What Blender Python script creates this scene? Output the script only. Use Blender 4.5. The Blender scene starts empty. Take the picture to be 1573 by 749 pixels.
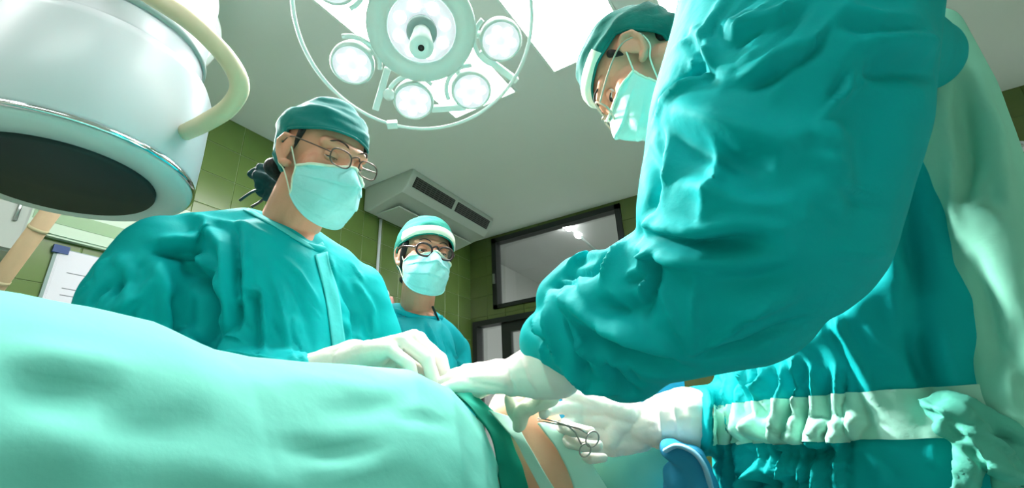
import bpy, bmesh, math, random
import numpy as np
from mathutils import Vector, Matrix
from mathutils.bvhtree import BVHTree

# ---------------------------------------------------------------- camera, world, light, exposure
C = bpy.context.scene.collection
SC = bpy.context.scene
HC = 1.05                                   # lens height above the floor
FP = 742.0                                  # focal length in pixels of the 1573 wide frame
MCAM = np.array([[0.85245667, 0.22981389, 0.46957768],
                 [0.52109896, -0.30115646, -0.79859918],
                 [-0.04211284, 0.92546764, -0.37647861]])
cam = bpy.data.cameras.new('camera')
cam.sensor_width = 36.0
cam.lens = FP / 1573 * 36.0
cam.clip_start = 0.02
cam_o = bpy.data.objects.new('camera', cam)
C.objects.link(cam_o)
m4 = Matrix([list(MCAM[i]) + [0] for i in range(3)] + [[0, 0, 0, 1]])
m4.translation = (0, 0, HC)
cam_o.matrix_world = m4
SC.camera = cam_o
SC.view_settings.view_transform = 'Standard'
SC.view_settings.look = 'None'
SC.view_settings.gamma = 1
SC.view_settings.use_curve_mapping = False
SC.view_settings.exposure = 0.0
w = bpy.data.worlds.new('world')
SC.world = w
w.use_nodes = True
w.node_tree.nodes['Background'].inputs[0].default_value = (.8, 1, .95, 1)
w.node_tree.nodes['Background'].inputs[1].default_value = .3
PANEL_E = 14.0                               # ceiling panels
LED_E = 5.0                                # surgical lamp diodes
SPOT_W = 21.0                               # each pod's beam

ADDED_LAMP_W = 650.0                             # small added lamp behind the x-ray drum

def ray(px, py):
    return MCAM @ np.array([px - 786.5, 374.5 - py, -FP]) / FP
def P(px, py, d):
    r = ray(px, py) * d
    return np.array([r[0], r[1], r[2] + HC])
def onX(px, py, x):
    r = ray(px, py); r = r * (x / r[0]); return np.array([r[0], r[1], r[2] + HC])
def onY(px, py, y):
    r = ray(px, py); r = r * (y / r[1]); return np.array([r[0], r[1], r[2] + HC])
def onZ(px, py, z):
    r = ray(px, py); r = r * ((z - HC) / r[2]); return np.array([r[0], r[1], r[2] + HC])
V3 = lambda *a: np.array(a, float)
nz = lambda v: np.array(v, float) / (np.linalg.norm(v) + 1e-12)

# ---------------------------------------------------------------- materials
def srgb(r, g, b):
    f = lambda c: (c / 255 / 12.92) if c <= 10 else (((c / 255) + .055) / 1.055) ** 2.4
    return (f(r), f(g), f(b), 1)
MATS = {}
def mat(name, col, rough=.6, metal=0., emit=0., ecol=None, noise=0., nscale=30., bump=0., bscale=80., spec=.4,
        trans=0., sss=0., sheen=0., alpha=1., stretch=None, weave=0.):
    if name in MATS: return MATS[name]
    m = bpy.data.materials.new(name); m.use_nodes = True
    nt = m.node_tree; N = nt.nodes; L = nt.links
    b = N['Principled BSDF']
    b.inputs['Base Color'].default_value = col
    b.inputs['Roughness'].default_value = rough
    b.inputs['Metallic'].default_value = metal
    b.inputs['Specular IOR Level'].default_value = spec
    if sheen: b.inputs['Sheen Weight'].default_value = sheen
    if trans: b.inputs['Transmission Weight'].default_value = trans
    if alpha < 1: b.inputs['Alpha'].default_value = alpha
    if sss:
        b.inputs['Subsurface Weight'].default_value = sss
        b.inputs['Subsurface Radius'].default_value = (.012, .005, .003)
        b.inputs['Subsurface Scale'].default_value = .4
    if emit:
        b.inputs['Emission Color'].default_value = ecol or col
        b.inputs['Emission Strength'].default_value = emit
    tc = None
    if noise or bump or weave:
        tc = N.new('ShaderNodeTexCoord')
        mp = N.new('ShaderNodeMapping')
        L.new(tc.outputs['Object'], mp.inputs['Vector'])
        if stretch: mp.inputs['Scale'].default_value = stretch
    if noise:
        n = N.new('ShaderNodeTexNoise'); n.inputs['Scale'].default_value = nscale; n.inputs['Detail'].default_value = 5
        L.new(mp.outputs[0], n.inputs['Vector'])
        r = N.new('ShaderNodeMapRange'); r.inputs[3].default_value = 1 - noise; r.inputs[4].default_value = 1 + noise
        L.new(n.outputs[0], r.inputs[0])
        hs = N.new('ShaderNodeHueSaturation'); hs.inputs['Color'].default_value = col
        L.new(r.outputs[0], hs.inputs['Value']); L.new(hs.outputs[0], b.inputs['Base Color'])
    if bump:
        n2 = N.new('ShaderNodeTexNoise'); n2.inputs['Scale'].default_value = bscale; n2.inputs['Detail'].default_value = 6
        L.new(mp.outputs[0], n2.inputs['Vector'])
        bp = N.new('ShaderNodeBump'); bp.inputs['Strength'].default_value = bump; bp.inputs['Distance'].default_value = .004
        L.new(n2.outputs[0], bp.inputs['Height']); L.new(bp.outputs[0], b.inputs['Normal'])
    MATS[name] = m
    return m
TEAL = mat('gown_teal', srgb(0, 166, 168), .7, noise=.10, nscale=9, bump=.35, bscale=38, spec=.12)
TEAL_FAR = mat('gown_teal_far', srgb(0, 164, 174), .7, noise=.10, nscale=9, bump=.3, bscale=45, spec=.25)
TEAL_PALE = mat('gown_teal_pale', srgb(136, 208, 184), .8, noise=.10, nscale=9, bump=.3, bscale=40, spec=.2)
TEAL_CAP = mat('cap_teal', srgb(0, 112, 108), .8, noise=.15, nscale=20, bump=.4, bscale=60, spec=.2, sheen=.1)
PLACK = mat('placket_teal', srgb(70, 190, 190), .8, noise=.12, nscale=40, bump=.3, bscale=80, spec=.2)
MINT = mat('drape_mint', srgb(106, 192, 176), .85, noise=.08, nscale=7, bump=.3, bscale=30, spec=.2)
MINT_DEEP = mat('drape_green', srgb(20, 150, 128), .8, noise=.1, nscale=9, bump=.3, bscale=30, spec=.2)
MINT_PALE = mat('drape_pale', srgb(190, 236, 222), .85, noise=.06, nscale=12, bump=.3, bscale=40, spec=.2)
MASKM = mat('mask_mint', srgb(158, 220, 220), .85, noise=.06, nscale=60, bump=.25, bscale=160, spec=.2)
WHITE_CLOTH = mat('white_cloth', srgb(226, 232, 212), .85, bump=.3, bscale=80, spec=.2)
LATEX = mat('latex', srgb(238, 232, 222), .45, noise=.05, nscale=40, bump=.25, bscale=90, spec=.4, sss=.15)
SKIN = mat('skin', srgb(218, 152, 124), .5, noise=.06, nscale=40, bump=.15, bscale=250, spec=.35, sss=.12)
SKIN_W = mat('skin_warm', srgb(250, 192, 160), .5, noise=.05, nscale=30, bump=.1, bscale=200, spec=.35, sss=.12)
LIP = mat('lip', srgb(150, 84, 76), .5)
HAIR = mat('hair_dark', srgb(26, 20, 18), .6, noise=.3, nscale=120, bump=.6, bscale=220, stretch=(1, 1, .15))
BROW = mat('brow_brown', srgb(58, 40, 32), .7)
EYEW = mat('eye_white', srgb(225, 225, 220), .25, spec=.6)
IRIS = mat('eye_iris', srgb(36, 22, 16), .15, spec=.7)
METAL = mat('brushed_metal', srgb(190, 195, 195), .3, metal=1.)
STEEL = mat('forceps_steel', srgb(170, 165, 160), .3, metal=1.)
CHROME = mat('chrome', srgb(225, 225, 230), .08, metal=1.)
WIRE = mat('spectacle_wire', srgb(96, 84, 78), .35, metal=.9)
TORT = mat('spectacle_brown', srgb(44, 22, 22), .3, spec=.5)
GLASS = mat('clear_glass', (1, 1, 1, 1), .03, trans=1., alpha=.25)
ENAMEL = mat('enamel_white', srgb(214, 220, 226), .32, noise=.02, nscale=4, spec=.5)
ENAMEL_G = mat('enamel_grey', srgb(150, 172, 168), .4, spec=.4)
SCREEN = mat('input_screen_black', srgb(40, 50, 50), .65, noise=.05, nscale=3, spec=.4)
HOSE = mat('hose_beige', srgb(214, 204, 170), .5, noise=.05, nscale=20)
HOSE_T = mat('hose_tan', srgb(206, 178, 142), .5, noise=.06, nscale=20)
BLACK = mat('black_trim', srgb(30, 36, 34), .4)
DARKGREY = mat('dark_grille', srgb(78, 84, 80), .5)
ACM = mat('aircon_plastic', srgb(176, 190, 180), .45, noise=.03, nscale=5)
CEIL = mat('ceiling_paint', srgb(218, 230, 224), .8, noise=.03, nscale=2, bump=.05, bscale=60)
FLOORM = mat('floor_vinyl', srgb(226, 230, 228), .35, noise=.08, nscale=6)
TILE_L = mat('tile_green', srgb(104, 130, 66), .22, noise=.14, nscale=4, bump=.08, bscale=9, spec=.5)
TILE_F = mat('tile_olive', srgb(88, 104, 56), .25, noise=.16, nscale=4, bump=.08, bscale=9, spec=.5)
GROUT = mat('grout', srgb(150, 168, 120), .85)
GROUT_F = mat('grout_dark', srgb(78, 96, 44), .85)
PAPER = mat('paper', srgb(236, 236, 244), .8, noise=.02, nscale=8)
BLUECLIP = mat('clip_blue', srgb(30, 70, 130), .4)
PANELM = mat('light_panel', (1, 1, 1, 1), .5, emit=PANEL_E, ecol=(1, .99, .98, 1))
LED = mat('led_white', (1, 1, 1, 1), .4, emit=LED_E, ecol=(.97, 1, 1, 1))
LEDC = mat('led_lens', srgb(190, 198, 204), .12, spec=.7, noise=.06, nscale=60, emit=.55, ecol=(.96, .94, 1, 1))
LAMPG = mat('lamp_housing', srgb(206, 222, 214), .4, spec=.4, noise=.02, nscale=6)
LAMPW = mat('lamp_white', srgb(226, 240, 234), .4)
BLUE = mat('sheet_blue', srgb(50, 146, 186), .8, noise=.1, nscale=10, bump=.3, bscale=40, spec=.2)
LBLUE = mat('sheet_light_blue', srgb(150, 200, 230), .8, noise=.08, nscale=14, bump=.3, bscale=50, spec=.2)
WALLW = mat('corridor_paint', srgb(186, 190, 188), .8, noise=.03, nscale=3)
REFLECT = mat('reflection_pale_green', srgb(186, 214, 186), .25, noise=.05, nscale=4, spec=.5)  # ceiling light reflected in the tiles, put into the colour
REFLECTB = mat('reflection_stripe_green', srgb(120, 168, 110), .25, spec=.5)
WALLP = mat('wall_pale_green', srgb(196, 208, 190), .6, noise=.03, nscale=3)
PINK = mat('rose_plastic', srgb(200, 140, 130), .5)
SHOE = mat('shoe_white', srgb(200, 205, 205), .5)

# ---------------------------------------------------------------- object helpers
def link(name, me, m=None, parent=None):
    o = bpy.data.objects.new(name, me)
    C.objects.link(o)
    if m is not None and me is not None: me.materials.append(m)
    if parent is not None:
        o.parent = parent
        o.matrix_parent_inverse = Matrix.Translation(-Vector(parent.location))
    return o
def thing(name, label, cat, loc, group=None):
    o = bpy.data.objects.new(name, None); C.objects.link(o)
    o.location = Vector(loc); o['label'] = label; o['category'] = cat
    o.empty_display_size = .05
    if group: o['group'] = group
    return o
def tag(o, label, cat, group=None):
    o['label'] = label; o['category'] = cat
    if group: o['group'] = group
    return o
def struct(o):
    o['kind'] = 'structure'; return o
def smooth(me, ang=None):
    me.polygons.foreach_set('use_smooth', np.ones(len(me.polygons), bool))
def mesh(verts, faces, sm=True):
    me = bpy.data.meshes.new('m')
    me.from_pydata([tuple(map(float, v)) for v in verts], [], [tuple(f) for f in faces])
    me.update()
    if sm: smooth(me)
    return me
class MB:
    def __init__(s): s.v = []; s.f = []
    def add(s, v, f):
        n = len(s.v); s.v += [tuple(map(float, q)) for q in v]; s.f += [tuple(i + n for i in q) for q in f]; return s
    def box(s, lo, hi, R=None, c=None):
        v = [(x, y, z) for z in (lo[2], hi[2]) for y in (lo[1], hi[1]) for x in (lo[0], hi[0])]
        if R is not None: v = [np.array(c if c is not None else (0, 0, 0)) + R @ np.array(q) for q in v]
        return s.add(v, [(0, 2, 3, 1), (4, 5, 7, 6), (0, 1, 5, 4), (2, 6, 7, 3), (0, 4, 6, 2), (1, 3, 7, 5)])
    def tube(s, pts, r, seg=12, closed=False, flat=1.0, up=None):
        pts = [np.array(p, float) for p in pts]; n = len(pts)
        rr = [r] * n if np.isscalar(r) else list(r)
        v = []; f = []; prev = None
        for i, p in enumerate(pts):
            if closed: t = nz(pts[(i + 1) % n] - pts[i - 1])
            else: t = nz(pts[min(i + 1, n - 1)] - pts[max(i - 1, 0)])
            if prev is None:
                a = np.array(up, float) if up is not None else (V3(0, 0, 1) if abs(t[2]) < .9 else V3(1, 0, 0))
            else: a = prev
            a = nz(a - t * (a @ t)); prev = a; b = np.cross(t, a)
            for k in range(seg):
                q = 2 * math.pi * k / seg
                v.append(p + a * math.cos(q) * rr[i] * flat + b * math.sin(q) * rr[i])
        for i in range(n if closed else n - 1):
            j = (i + 1) % n
            for k in range(seg):
                l = (k + 1) % seg
                f.append((i * seg + k, i * seg + l, j * seg + l, j * seg + k))
        if not closed:
            f.append(tuple(range(seg - 1, -1, -1))); f.append(tuple((n - 1) * seg + k for k in range(seg)))
        return s.add(v, f)
    def lathe(s, prof, c, ax, seg=48, cap0=True, cap1=True):
        ax = nz(ax); a = V3(1, 0, 0) if abs(ax[0]) < .9 else V3(0, 1, 0)
        a = nz(a - ax * (a @ ax)); b = np.cross(ax, a); v = []; f = []
        for (r, h) in prof:
            for k in range(seg):
                q = 2 * math.pi * k / seg
                v.append(np.array(c) + ax * h + (a * math.cos(q) + b * math.sin(q)) * r)
        n = len(prof)
        for i in range(n - 1):
            for k in range(seg):
                l = (k + 1) % seg
                f.append((i * seg + k, i * seg + l, (i + 1) * seg + l, (i + 1) * seg + k))
        if cap0: f.append(tuple(range(seg - 1, -1, -1)))
        if cap1: f.append(tuple((n - 1) * seg + k for k in range(seg)))
        return s.add(v, f)
    def sphere(s, c, r, R=None, nu=16, nv=10):
        r = np.array([r] * 3 if np.isscalar(r) else r, float)
        R = np.eye(3) if R is None else R
        v = [c + R @ (r * V3(0, 0, 1))]
        for j in range(1, nv):
            th = math.pi * j / nv
            for i in range(nu):
                ph = 2 * math.pi * i / nu
                v.append(c + R @ (r * V3(math.sin(th) * math.cos(ph), math.sin(th) * math.sin(ph), math.cos(th))))
        v.append(c + R @ (r * V3(0, 0, -1)))
        f = []
        for i in range(nu): f.append((0, 1 + i, 1 + (i + 1) % nu))
        for j in range(nv - 2):
            for i in range(nu):
                a = 1 + j * nu + i; b = 1 + j * nu + (i + 1) % nu
                f.append((a, a + nu, b + nu, b))
        L = len(v) - 1; o = 1 + (nv - 2) * nu
        for i in range(nu): f.append((L, o + (i + 1) % nu, o + i))
        return s.add(v, f)
    def chain(s, pts, rad, seg=16):                  # capsules end to end
        pts = [np.array(p, float) for p in pts]
        for p, r in zip(pts, rad): s.sphere(p, r, nu=seg, nv=max(8, seg // 2))
        for i in range(len(pts) - 1):
            d = np.linalg.norm(pts[i + 1] - pts[i])
            if d > 1e-5: s.tube([pts[i], pts[i + 1]], [rad[i], rad[i + 1]], seg)
        return s
    def mesh(s, sm=True): return mesh(s.v, s.f, sm)
    def build(s, name, m, parent=None, sm=True, bevel=0):
        me = s.mesh(sm)
        bm = bmesh.new(); bm.from_mesh(me); bmesh.ops.recalc_face_normals(bm, faces=bm.faces)
        if bevel:
            bmesh.ops.bevel(bm, geom=[e for e in bm.edges if e.is_manifold and e.calc_face_angle(0) > .6], offset=bevel, segments=2, affect='EDGES', profile=.6)
        bm.to_mesh(me); bm.free()
        if sm and bevel == 0: pass
        if not sm: me.polygons.foreach_set('use_smooth', np.zeros(len(me.polygons), bool))
        return link(name, me, m, parent)

def verts(me):
    a = np.empty(len(me.vertices) * 3); me.vertices.foreach_get('co', a); return a.reshape(-1, 3)
def setv(me, a): me.vertices.foreach_set('co', a.ravel()); me.update()
def norms(me):
    a = np.empty(len(me.vertices) * 3, np.float32); me.vertex_normals.foreach_get('vector', a); return a.reshape(-1, 3).astype(float)
def lap(me, it=4, k=.5):
    e = np.empty(len(me.edges) * 2, np.int32); me.edges.foreach_get('vertices', e); e = e.reshape(-1, 2)
    n = len(me.vertices); a = verts(me)
    deg = np.bincount(e.ravel(), minlength=n).astype(float); deg[deg == 0] = 1
    for q in range(it):
        kk = k if q % 2 == 0 else -k * .95 if it > 6 else k
        s = np.stack([np.bincount(e[:, 0], a[e[:, 1], c], n) + np.bincount(e[:, 1], a[e[:, 0], c], n) for c in range(3)], 1) / deg[:, None]
        a = a + (s - a) * kk
    setv(me, a)
def remesh(mb, voxel, it=4):
    me = mb.mesh()
    o = bpy.data.objects.new('tmp', me); C.objects.link(o)
    bm = bmesh.new(); bm.from_mesh(me); bmesh.ops.recalc_face_normals(bm, faces=bm.faces); bm.to_mesh(me); bm.free()
    md = o.modifiers.new('r', 'REMESH'); md.mode = 'VOXEL'; md.voxel_size = voxel
    dg = bpy.context.evaluated_depsgraph_get()
    r = bpy.data.meshes.new_from_object(o.evaluated_get(dg))
    bpy.data.objects.remove(o); bpy.data.meshes.remove(me)
    for q in range(it): lap(r, 1, .5)
    smooth(r)
    return r
# -- value noise in numpy
_rs = np.random.RandomState(7); _perm = _rs.rand(64, 64, 64)
def vnoise(p):
    i = np.floor(p).astype(int); f = p - i; f = f * f * (3 - 2 * f); out = 0
    for dx in (0, 1):
        for dy in (0, 1):
            for dz in (0, 1):
                wgt = (f[:, 0] if dx else 1 - f[:, 0]) * (f[:, 1] if dy else 1 - f[:, 1]) * (f[:, 2] if dz else 1 - f[:, 2])
                out = out + wgt * _perm[(i[:, 0] + dx) & 63, (i[:, 1] + dy) & 63, (i[:, 2] + dz) & 63]
    return out * 2 - 1
def crumple(me, amp, scale, R=None, seed=0, mask=None, ridged=False):
    a = verts(me); n = norms(me); q = a if R is None else a @ np.array(R).T
    q = q * np.array(scale) + seed * 7.31
    d = vnoise(q) + .5 * vnoise(q * 2.03 + 5)
    if ridged: d = 1 - 2 * np.abs(d) ** .7
    if mask is not None: d = d * mask(a)
    setv(me, a + n * (d * amp)[:, None])
# -- folds: strokes laid over a cloth surface, each a polyline dropped on the mesh
def folds(me, strokes, gain=1.):
    a = verts(me); n = norms(me); disp = np.zeros(len(a))
    bv = BVHTree.FromPolygons([tuple(x) for x in a], [tuple(p.vertices) for p in me.polygons])
    for s in strokes:
        pts, wd, amp = s[0], s[1], s[2]; kind = s[3] if len(s) > 3 else 'r'
        pl = []
        for i in range(len(pts) - 1):
            p0, p1 = np.array(pts[i], float), np.array(pts[i + 1], float)
            k = max(1, int(np.linalg.norm(p1 - p0) / 12))
            for j in range(k + (i == len(pts) - 2)): pl.append(p0 + (p1 - p0) * j / k)
        H = []; HN = []
        for q in pl:
            r = ray(*q); h = bv.ray_cast(Vector((0, 0, HC)), Vector(r).normalized())
            if h[0] is not None and (not H or np.linalg.norm(np.array(h[0]) - H[-1]) < .12):
                H.append(np.array(h[0])); HN.append(np.array(h[1]))
        if len(H) < 2: continue
        H = np.array(H); lo = H.min(0) - 4 * wd; hi = H.max(0) + 4 * wd
        idx = np.where(np.all((a > lo) & (a < hi), 1))[0]
        if not len(idx): continue
        v = a[idx]; best = np.full(len(idx), 1e9); tt = np.zeros(len(idx)); sg = np.zeros(len(idx)); mn = np.zeros((len(idx), 3))
        m = len(H) - 1
        for i in range(m):
            d = H[i + 1] - H[i]; L2 = d @ d + 1e-12
            t = np.clip(((v - H[i]) @ d) / L2, 0, 1); c = H[i] + t[:, None] * d
            dd = np.linalg.norm(v - c, axis=1); up = dd < best
            best[up] = dd[up]; tt[up] = (i + t[up]) / m
            side = np.cross(HN[i], d); side /= np.linalg.norm(side) + 1e-9
            sg[up] = ((v - c) @ side)[up]; mn[up] = HN[i]
        face = (n[idx] * mn).sum(1) > -.1
        tap = np.clip(np.sin(np.pi * np.clip(tt, .02, .98)), 0, 1) ** .6
        if kind == 'r': pr = np.exp(-(best / wd) ** 2)
        elif kind == 'x': pr = np.exp(-best / wd)
        elif kind == 's': pr = 1.6 * (sg / wd) * np.exp(-(best / wd) ** 2)        # crest on one side, trough on the other
        elif kind == 'o':                                                       # overlap: steep step that dies away
            pr = np.where(sg > 0, np.exp(-(sg / (2.2 * wd)) ** 2), 0) * np.exp(-np.maximum(best - np.abs(sg), 0) / wd)
            pr = pr * np.clip(sg / (.25 * wd), 0, 1)
        disp[idx] += np.where(face, pr * tap * amp * gain, 0)
    setv(me, a + n * disp[:, None])
def rand_strokes(poly_rng, n, ang, alen, wd, amp, seed, jit=.25):
    rs = random.Random(seed); out = []
    x0, y0, x1, y1 = poly_rng
    for _ in range(n):
        x = rs.uniform(x0, x1); y = rs.uniform(y0, y1); q = ang + rs.uniform(-jit, jit); l = alen * rs.uniform(.5, 1.4)
        dx, dy = math.cos(q) * l / 2, math.sin(q) * l / 2; b = rs.uniform(-.25, .25) * l
        out.append(([(x - dx, y - dy), (x - dy * .02 + b * .3, y + b * .3), (x + dx, y + dy)], wd * rs.uniform(.6, 1.3), amp * rs.uniform(.5, 1.2) * rs.choice((1, 1, -1)), rs.choice(('r', 's', 'x'))))
    return out
def shell(me, keep, off, name, m, parent, thick=.002):      # a strip of cloth lying on another cloth
    a = verts(me); n = norms(me); k = keep(a, n)
    fs = [tuple(p.vertices) for p in me.polygons if all(k[i] for i in p.vertices)]
    ids = sorted({i for f in fs for i in f}); mp = {j: i for i, j in enumerate(ids)}
    nm = mesh(a[ids] + n[ids] * off, [tuple(mp[i] for i in f) for f in fs])
    o = link(name, nm, m, parent)
    return o
def laid_strip(me, px, hw, off, name, m, parent, nw=7, step=6, sm=1):      # a band of cloth sewn on another cloth, edges smooth
    a = verts(me); bv = BVHTree.FromPolygons([tuple(x) for x in a], [tuple(p.vertices) for p in me.polygons])
    c = spline([V3(p[0], p[1], 0) for p in px], step); n = len(c); v = []; f = []
    for i, p in enumerate(c):
        t = nz(c[min(i + 1, n - 1)] - c[max(i - 1, 0)]); sd = V3(-t[1], t[0], 0)
        for j in range(nw):
            q = p + sd * hw * (2 * j / (nw - 1) - 1); rr = ray(q[0], q[1])
            h = bv.ray_cast(Vector((0, 0, HC)), Vector(rr).normalized())
            v.append(np.array(h[0]) + np.array(h[1]) * off if h[0] is not None else None)
    for i in range(n - 1):
        for j in range(nw - 1):
            k = i * nw + j; q = (k, k + 1, k + nw + 1, k + nw)
            if all(v[z] is not None for z in q): f.append(q)
    ids = sorted({z for q in f for z in q}); mp = {z: i for i, z in enumerate(ids)}
    nm = mesh([v[z] for z in ids], [tuple(mp[z] for z in q) for q in f])
    if len(ids) and (norms(nm) * (V3(0, 0, HC) - verts(nm))).sum(1).mean() < 0: nm.flip_normals()
    lap(nm, sm, .5)
    o = link(name, nm, m, parent); o.modifiers.new('s', 'SOLIDIFY').thickness = .0015
    return o
def rot(ax, q):
    ax = nz(ax); c, s = math.cos(q), math.sin(q); x, y, z = ax
    return np.array([[c + x * x * (1 - c), x * y * (1 - c) - z * s, x * z * (1 - c) + y * s],
                     [y * x * (1 - c) + z * s, c + y * y * (1 - c), y * z * (1 - c) - x * s],
                     [z * x * (1 - c) - y * s, z * y * (1 - c) + x * s, c + z * z * (1 - c)]])
def spline(pts, n=8):
    pts = [np.array(p, float) for p in pts]; out = []
    for i in range(len(pts) - 1):
        p0 = pts[max(i - 1, 0)]; p1 = pts[i]; p2 = pts[i + 1]; p3 = pts[min(i + 2, len(pts) - 1)]
        for k in range(n):
            t = k / n
            out.append(.5 * (2 * p1 + (p2 - p0) * t + (2 * p0 - 5 * p1 + 4 * p2 - p3) * t * t + (3 * p1 - p0 - 3 * p2 + p3) * t ** 3))
    out.append(pts[-1]); return out

# ---------------------------------------------------------------- the room
XL, YF, ZC = -2.70, 3.74, HC + 1.9
XR, YB = 2.6, -2.2
T = .2
struct(MB().box((XL - .1, YB - .1, -.1), (XR + .1, YF + 1.9, 0)).build('floor', FLOORM, sm=False))
ceil_o = struct(MB().box((XL - .1, YB - .1, ZC), (XR + .1, YF + .12, ZC + .1)).build('ceiling', CEIL, sm=False))
wall_left = struct(MB().box((XL - .1, YB, 0), (XL, YF, ZC)).build('wall_left', GROUT, sm=False))
struct(MB().box((XR, YB, 0), (XR + .1, YF, ZC)).build('wall_right', WALLP, sm=False))
struct(MB().box((XL, YB - .1, 0), (XR, YB, ZC)).build('wall_back', WALLP, sm=False))
# far wall with a window hole and a door hole
WX0, WX1, WZ0, WZ1 = -2.42, -1.09, HC + 1.15, HC + 1.86
DX0, DX1, DZ1 = -2.66, -1.72, HC + 1.06
fw = MB()
def fbox(x0, x1, z0, z1): fw.box((x0, YF, z0), (x1, YF + .1, z1))
fbox(XL, DX0, 0, ZC); fbox(DX0, WX0, DZ1, ZC); fbox(WX0, WX1, WZ1, ZC); fbox(WX0, WX1, DZ1, WZ0); fbox(DX1, WX1, 0, DZ1); fbox(WX1, XR, 0, ZC)
wall_far = struct(fw.build('wall_far', GROUT_F, sm=False))
def tile_mesh(s, axis, m):
    g = s / 2 - .0018; b = .002; h = .0035; v = []
    for (q, k) in ((g, 0), (g, h - .002), (g - b, h)):
        for (a, c) in ((-q, -q), (q, -q), (q, q), (-q, q)):
            v.append((k, a, c) if axis == 'x' else (a, -k, c))
    f = [(8, 9, 10, 11)]
    for l in (0, 4):
        for i in range(4): f.append((l + i, l + (i + 1) % 4, l + 4 + (i + 1) % 4, l + 4 + i))
    me = mesh(v, f, False); me.materials.append(m)
    bm = bmesh.new(); bm.from_mesh(me); bmesh.ops.recalc_face_normals(bm, faces=bm.faces); bm.to_mesh(me); bm.free()
    return me
tl = tile_mesh(T, 'x', TILE_L); tf = tile_mesh(T, 'y', TILE_F)
def put(me, loc, parent):
    o = bpy.data.objects.new('tile', me); C.objects.link(o); o.parent = parent; o.location = loc; return o
rest = MB()
for i in range(30):
    for j in range(15):
        y = YF - T / 2 - i * T; z = ZC - T / 2 - j * T
        if z < T / 2: continue
        if y > -.1 and z > HC + .3: put(tl, (XL, y, z), wall_left)
        else: rest.box((XL, y - .098, z - .098), (XL + .005, y + .098, z + .098))
o = rest.build('lower_tiles', TILE_L, wall_left, sm=False); o['kind'] = 'stuff'
rest = MB()
for i in range(27):
    for j in range(15):
        x = XL + T / 2 + i * T; z = ZC - T / 2 - j * T
        if z < T / 2: continue
        if x - .1 < WX1 and x + .1 > WX0 and z - .1 < WZ1 and z + .1 > WZ0:                  # cut pieces round the window
            for (a, b, c, d) in ((x - .098, min(x + .098, WX0), z - .098, z + .098), (max(x - .098, WX1), x + .098, z - .098, z + .098),
                                 (max(x - .098, WX0), min(x + .098, WX1), z - .098, min(z + .098, WZ0)), (max(x - .098, WX0), min(x + .098, WX1), max(z - .098, WZ1), z + .098)):
                if b - a > .004 and d - c > .004: MB().box((a, YF - .006, c), (b, YF, d)).build('tile', TILE_F, wall_far, sm=False)
            continue
        if x - .1 < DX1 and x + .1 > DX0 and z - .1 < DZ1:
            for (a, b, c, d) in ((max(x - .098, DX1), x + .098, z - .098, z + .098), (max(x - .098, DX0), min(x + .098, DX1), max(z - .098, DZ1), z + .098)):
                if b - a > .004 and d - c > .004: MB().box((a, YF - .006, c), (b, YF, d)).build('tile', TILE_F, wall_far, sm=False)
            continue
        if z > HC + .5 and x < 2.2: put(tf, (x, YF, z), wall_far)
        else: rest.box((x - .098, YF - .005, z - .098), (x + .098, YF, z + .098))
o = rest.build('lower_tiles', TILE_F, wall_far, sm=False); o['kind'] = 'stuff'
# corridor behind the window, standing in for the reflection in its glass
co = MB(); co.box((XL - .1, YF + 1.8, 0), (XR, YF + 1.9, ZC)); struct(co.build('wall_corridor', WALLW, sm=False))
struct(MB().box((XL - .1, YF + .1, ZC), (XR + .1, YF + 1.9, ZC + .1)).build('ceiling_corridor', WALLW, sm=False))
struct(MB().box((XL - .2, YF + .1, 0), (XL - .1, YF + 1.9, ZC)).build('wall_corridor_left', WALLW, sm=False))
struct(MB().box((XR, YF + .1, 0), (XR + .1, YF + 1.8, ZC)).build('wall_corridor_right', WALLW, sm=False))
win = struct(thing('window_1', '', '', (WX0, YF, WZ0))); del win['label']; del win['category']
fr = MB(); b = .05
fr.box((WX0, YF - .03, WZ0), (WX0 + b, YF + .06, WZ1)); fr.box((WX1 - b, YF - .03, WZ0), (WX1, YF + .06, WZ1))
fr.box((WX0, YF - .03, WZ1 - b), (WX1, YF + .06, WZ1)); fr.box((WX0, YF - .03, WZ0), (WX1, YF + .06, WZ0 + b * .7))
fr.build('window_frame', BLACK, win, sm=False)
MB().box((WX0 + b, YF + .02, WZ0 + b * .7), (WX1 - b, YF + .026, WZ1 - b)).build('pane', GLASS, win, sm=False)
MB().box((WX0 + .012, YF - .045, WZ0 + .24), (WX0 + .032, YF - .03, WZ0 + .34)).build('window_latch', METAL, win, sm=False)
door = struct(thing('door_1', '', '', (DX0, YF, 0))); del door['label']; del door['category']
fr = MB(); b = .05
fr.box((DX0, YF - .03, 0), (DX0 + b, YF + .08, DZ1)); fr.box((DX1 - b, YF - .03, 0), (DX1, YF + .08, DZ1)); fr.box((DX0 + b, YF - .03, DZ1 - b), (DX1 - b, YF + .08, DZ1))
fr.build('door_frame', BLACK, door, sm=False)
lf = MB()
lx0, lx1 = DX0 + .30, DX1 - b
lf.box((lx0, YF + .01, 0), (lx0 + .1, YF + .05, DZ1 - b)); lf.box((lx1 - .1, YF + .01, 0), (lx1, YF + .05, DZ1 - b))
lf.box((lx0 + .1, YF + .01, DZ1 - .14), (lx1 - .1, YF + .05, DZ1 - b)); lf.box((lx0 + .1, YF + .01, 0), (lx1 - .1, YF + .05, .9))
lf.build('door_leaf', BLACK, door, sm=False)
MB().box((lx0 + .1, YF + .028, .9), (lx1 - .1, YF + .034, DZ1 - .14)).build('pane', GLASS, door, sm=False)
MB().box((DX0 + b, YF + .028, 0), (lx0, YF + .034, DZ1 - b)).build('side_pane', GLASS, door, sm=False)
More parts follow.
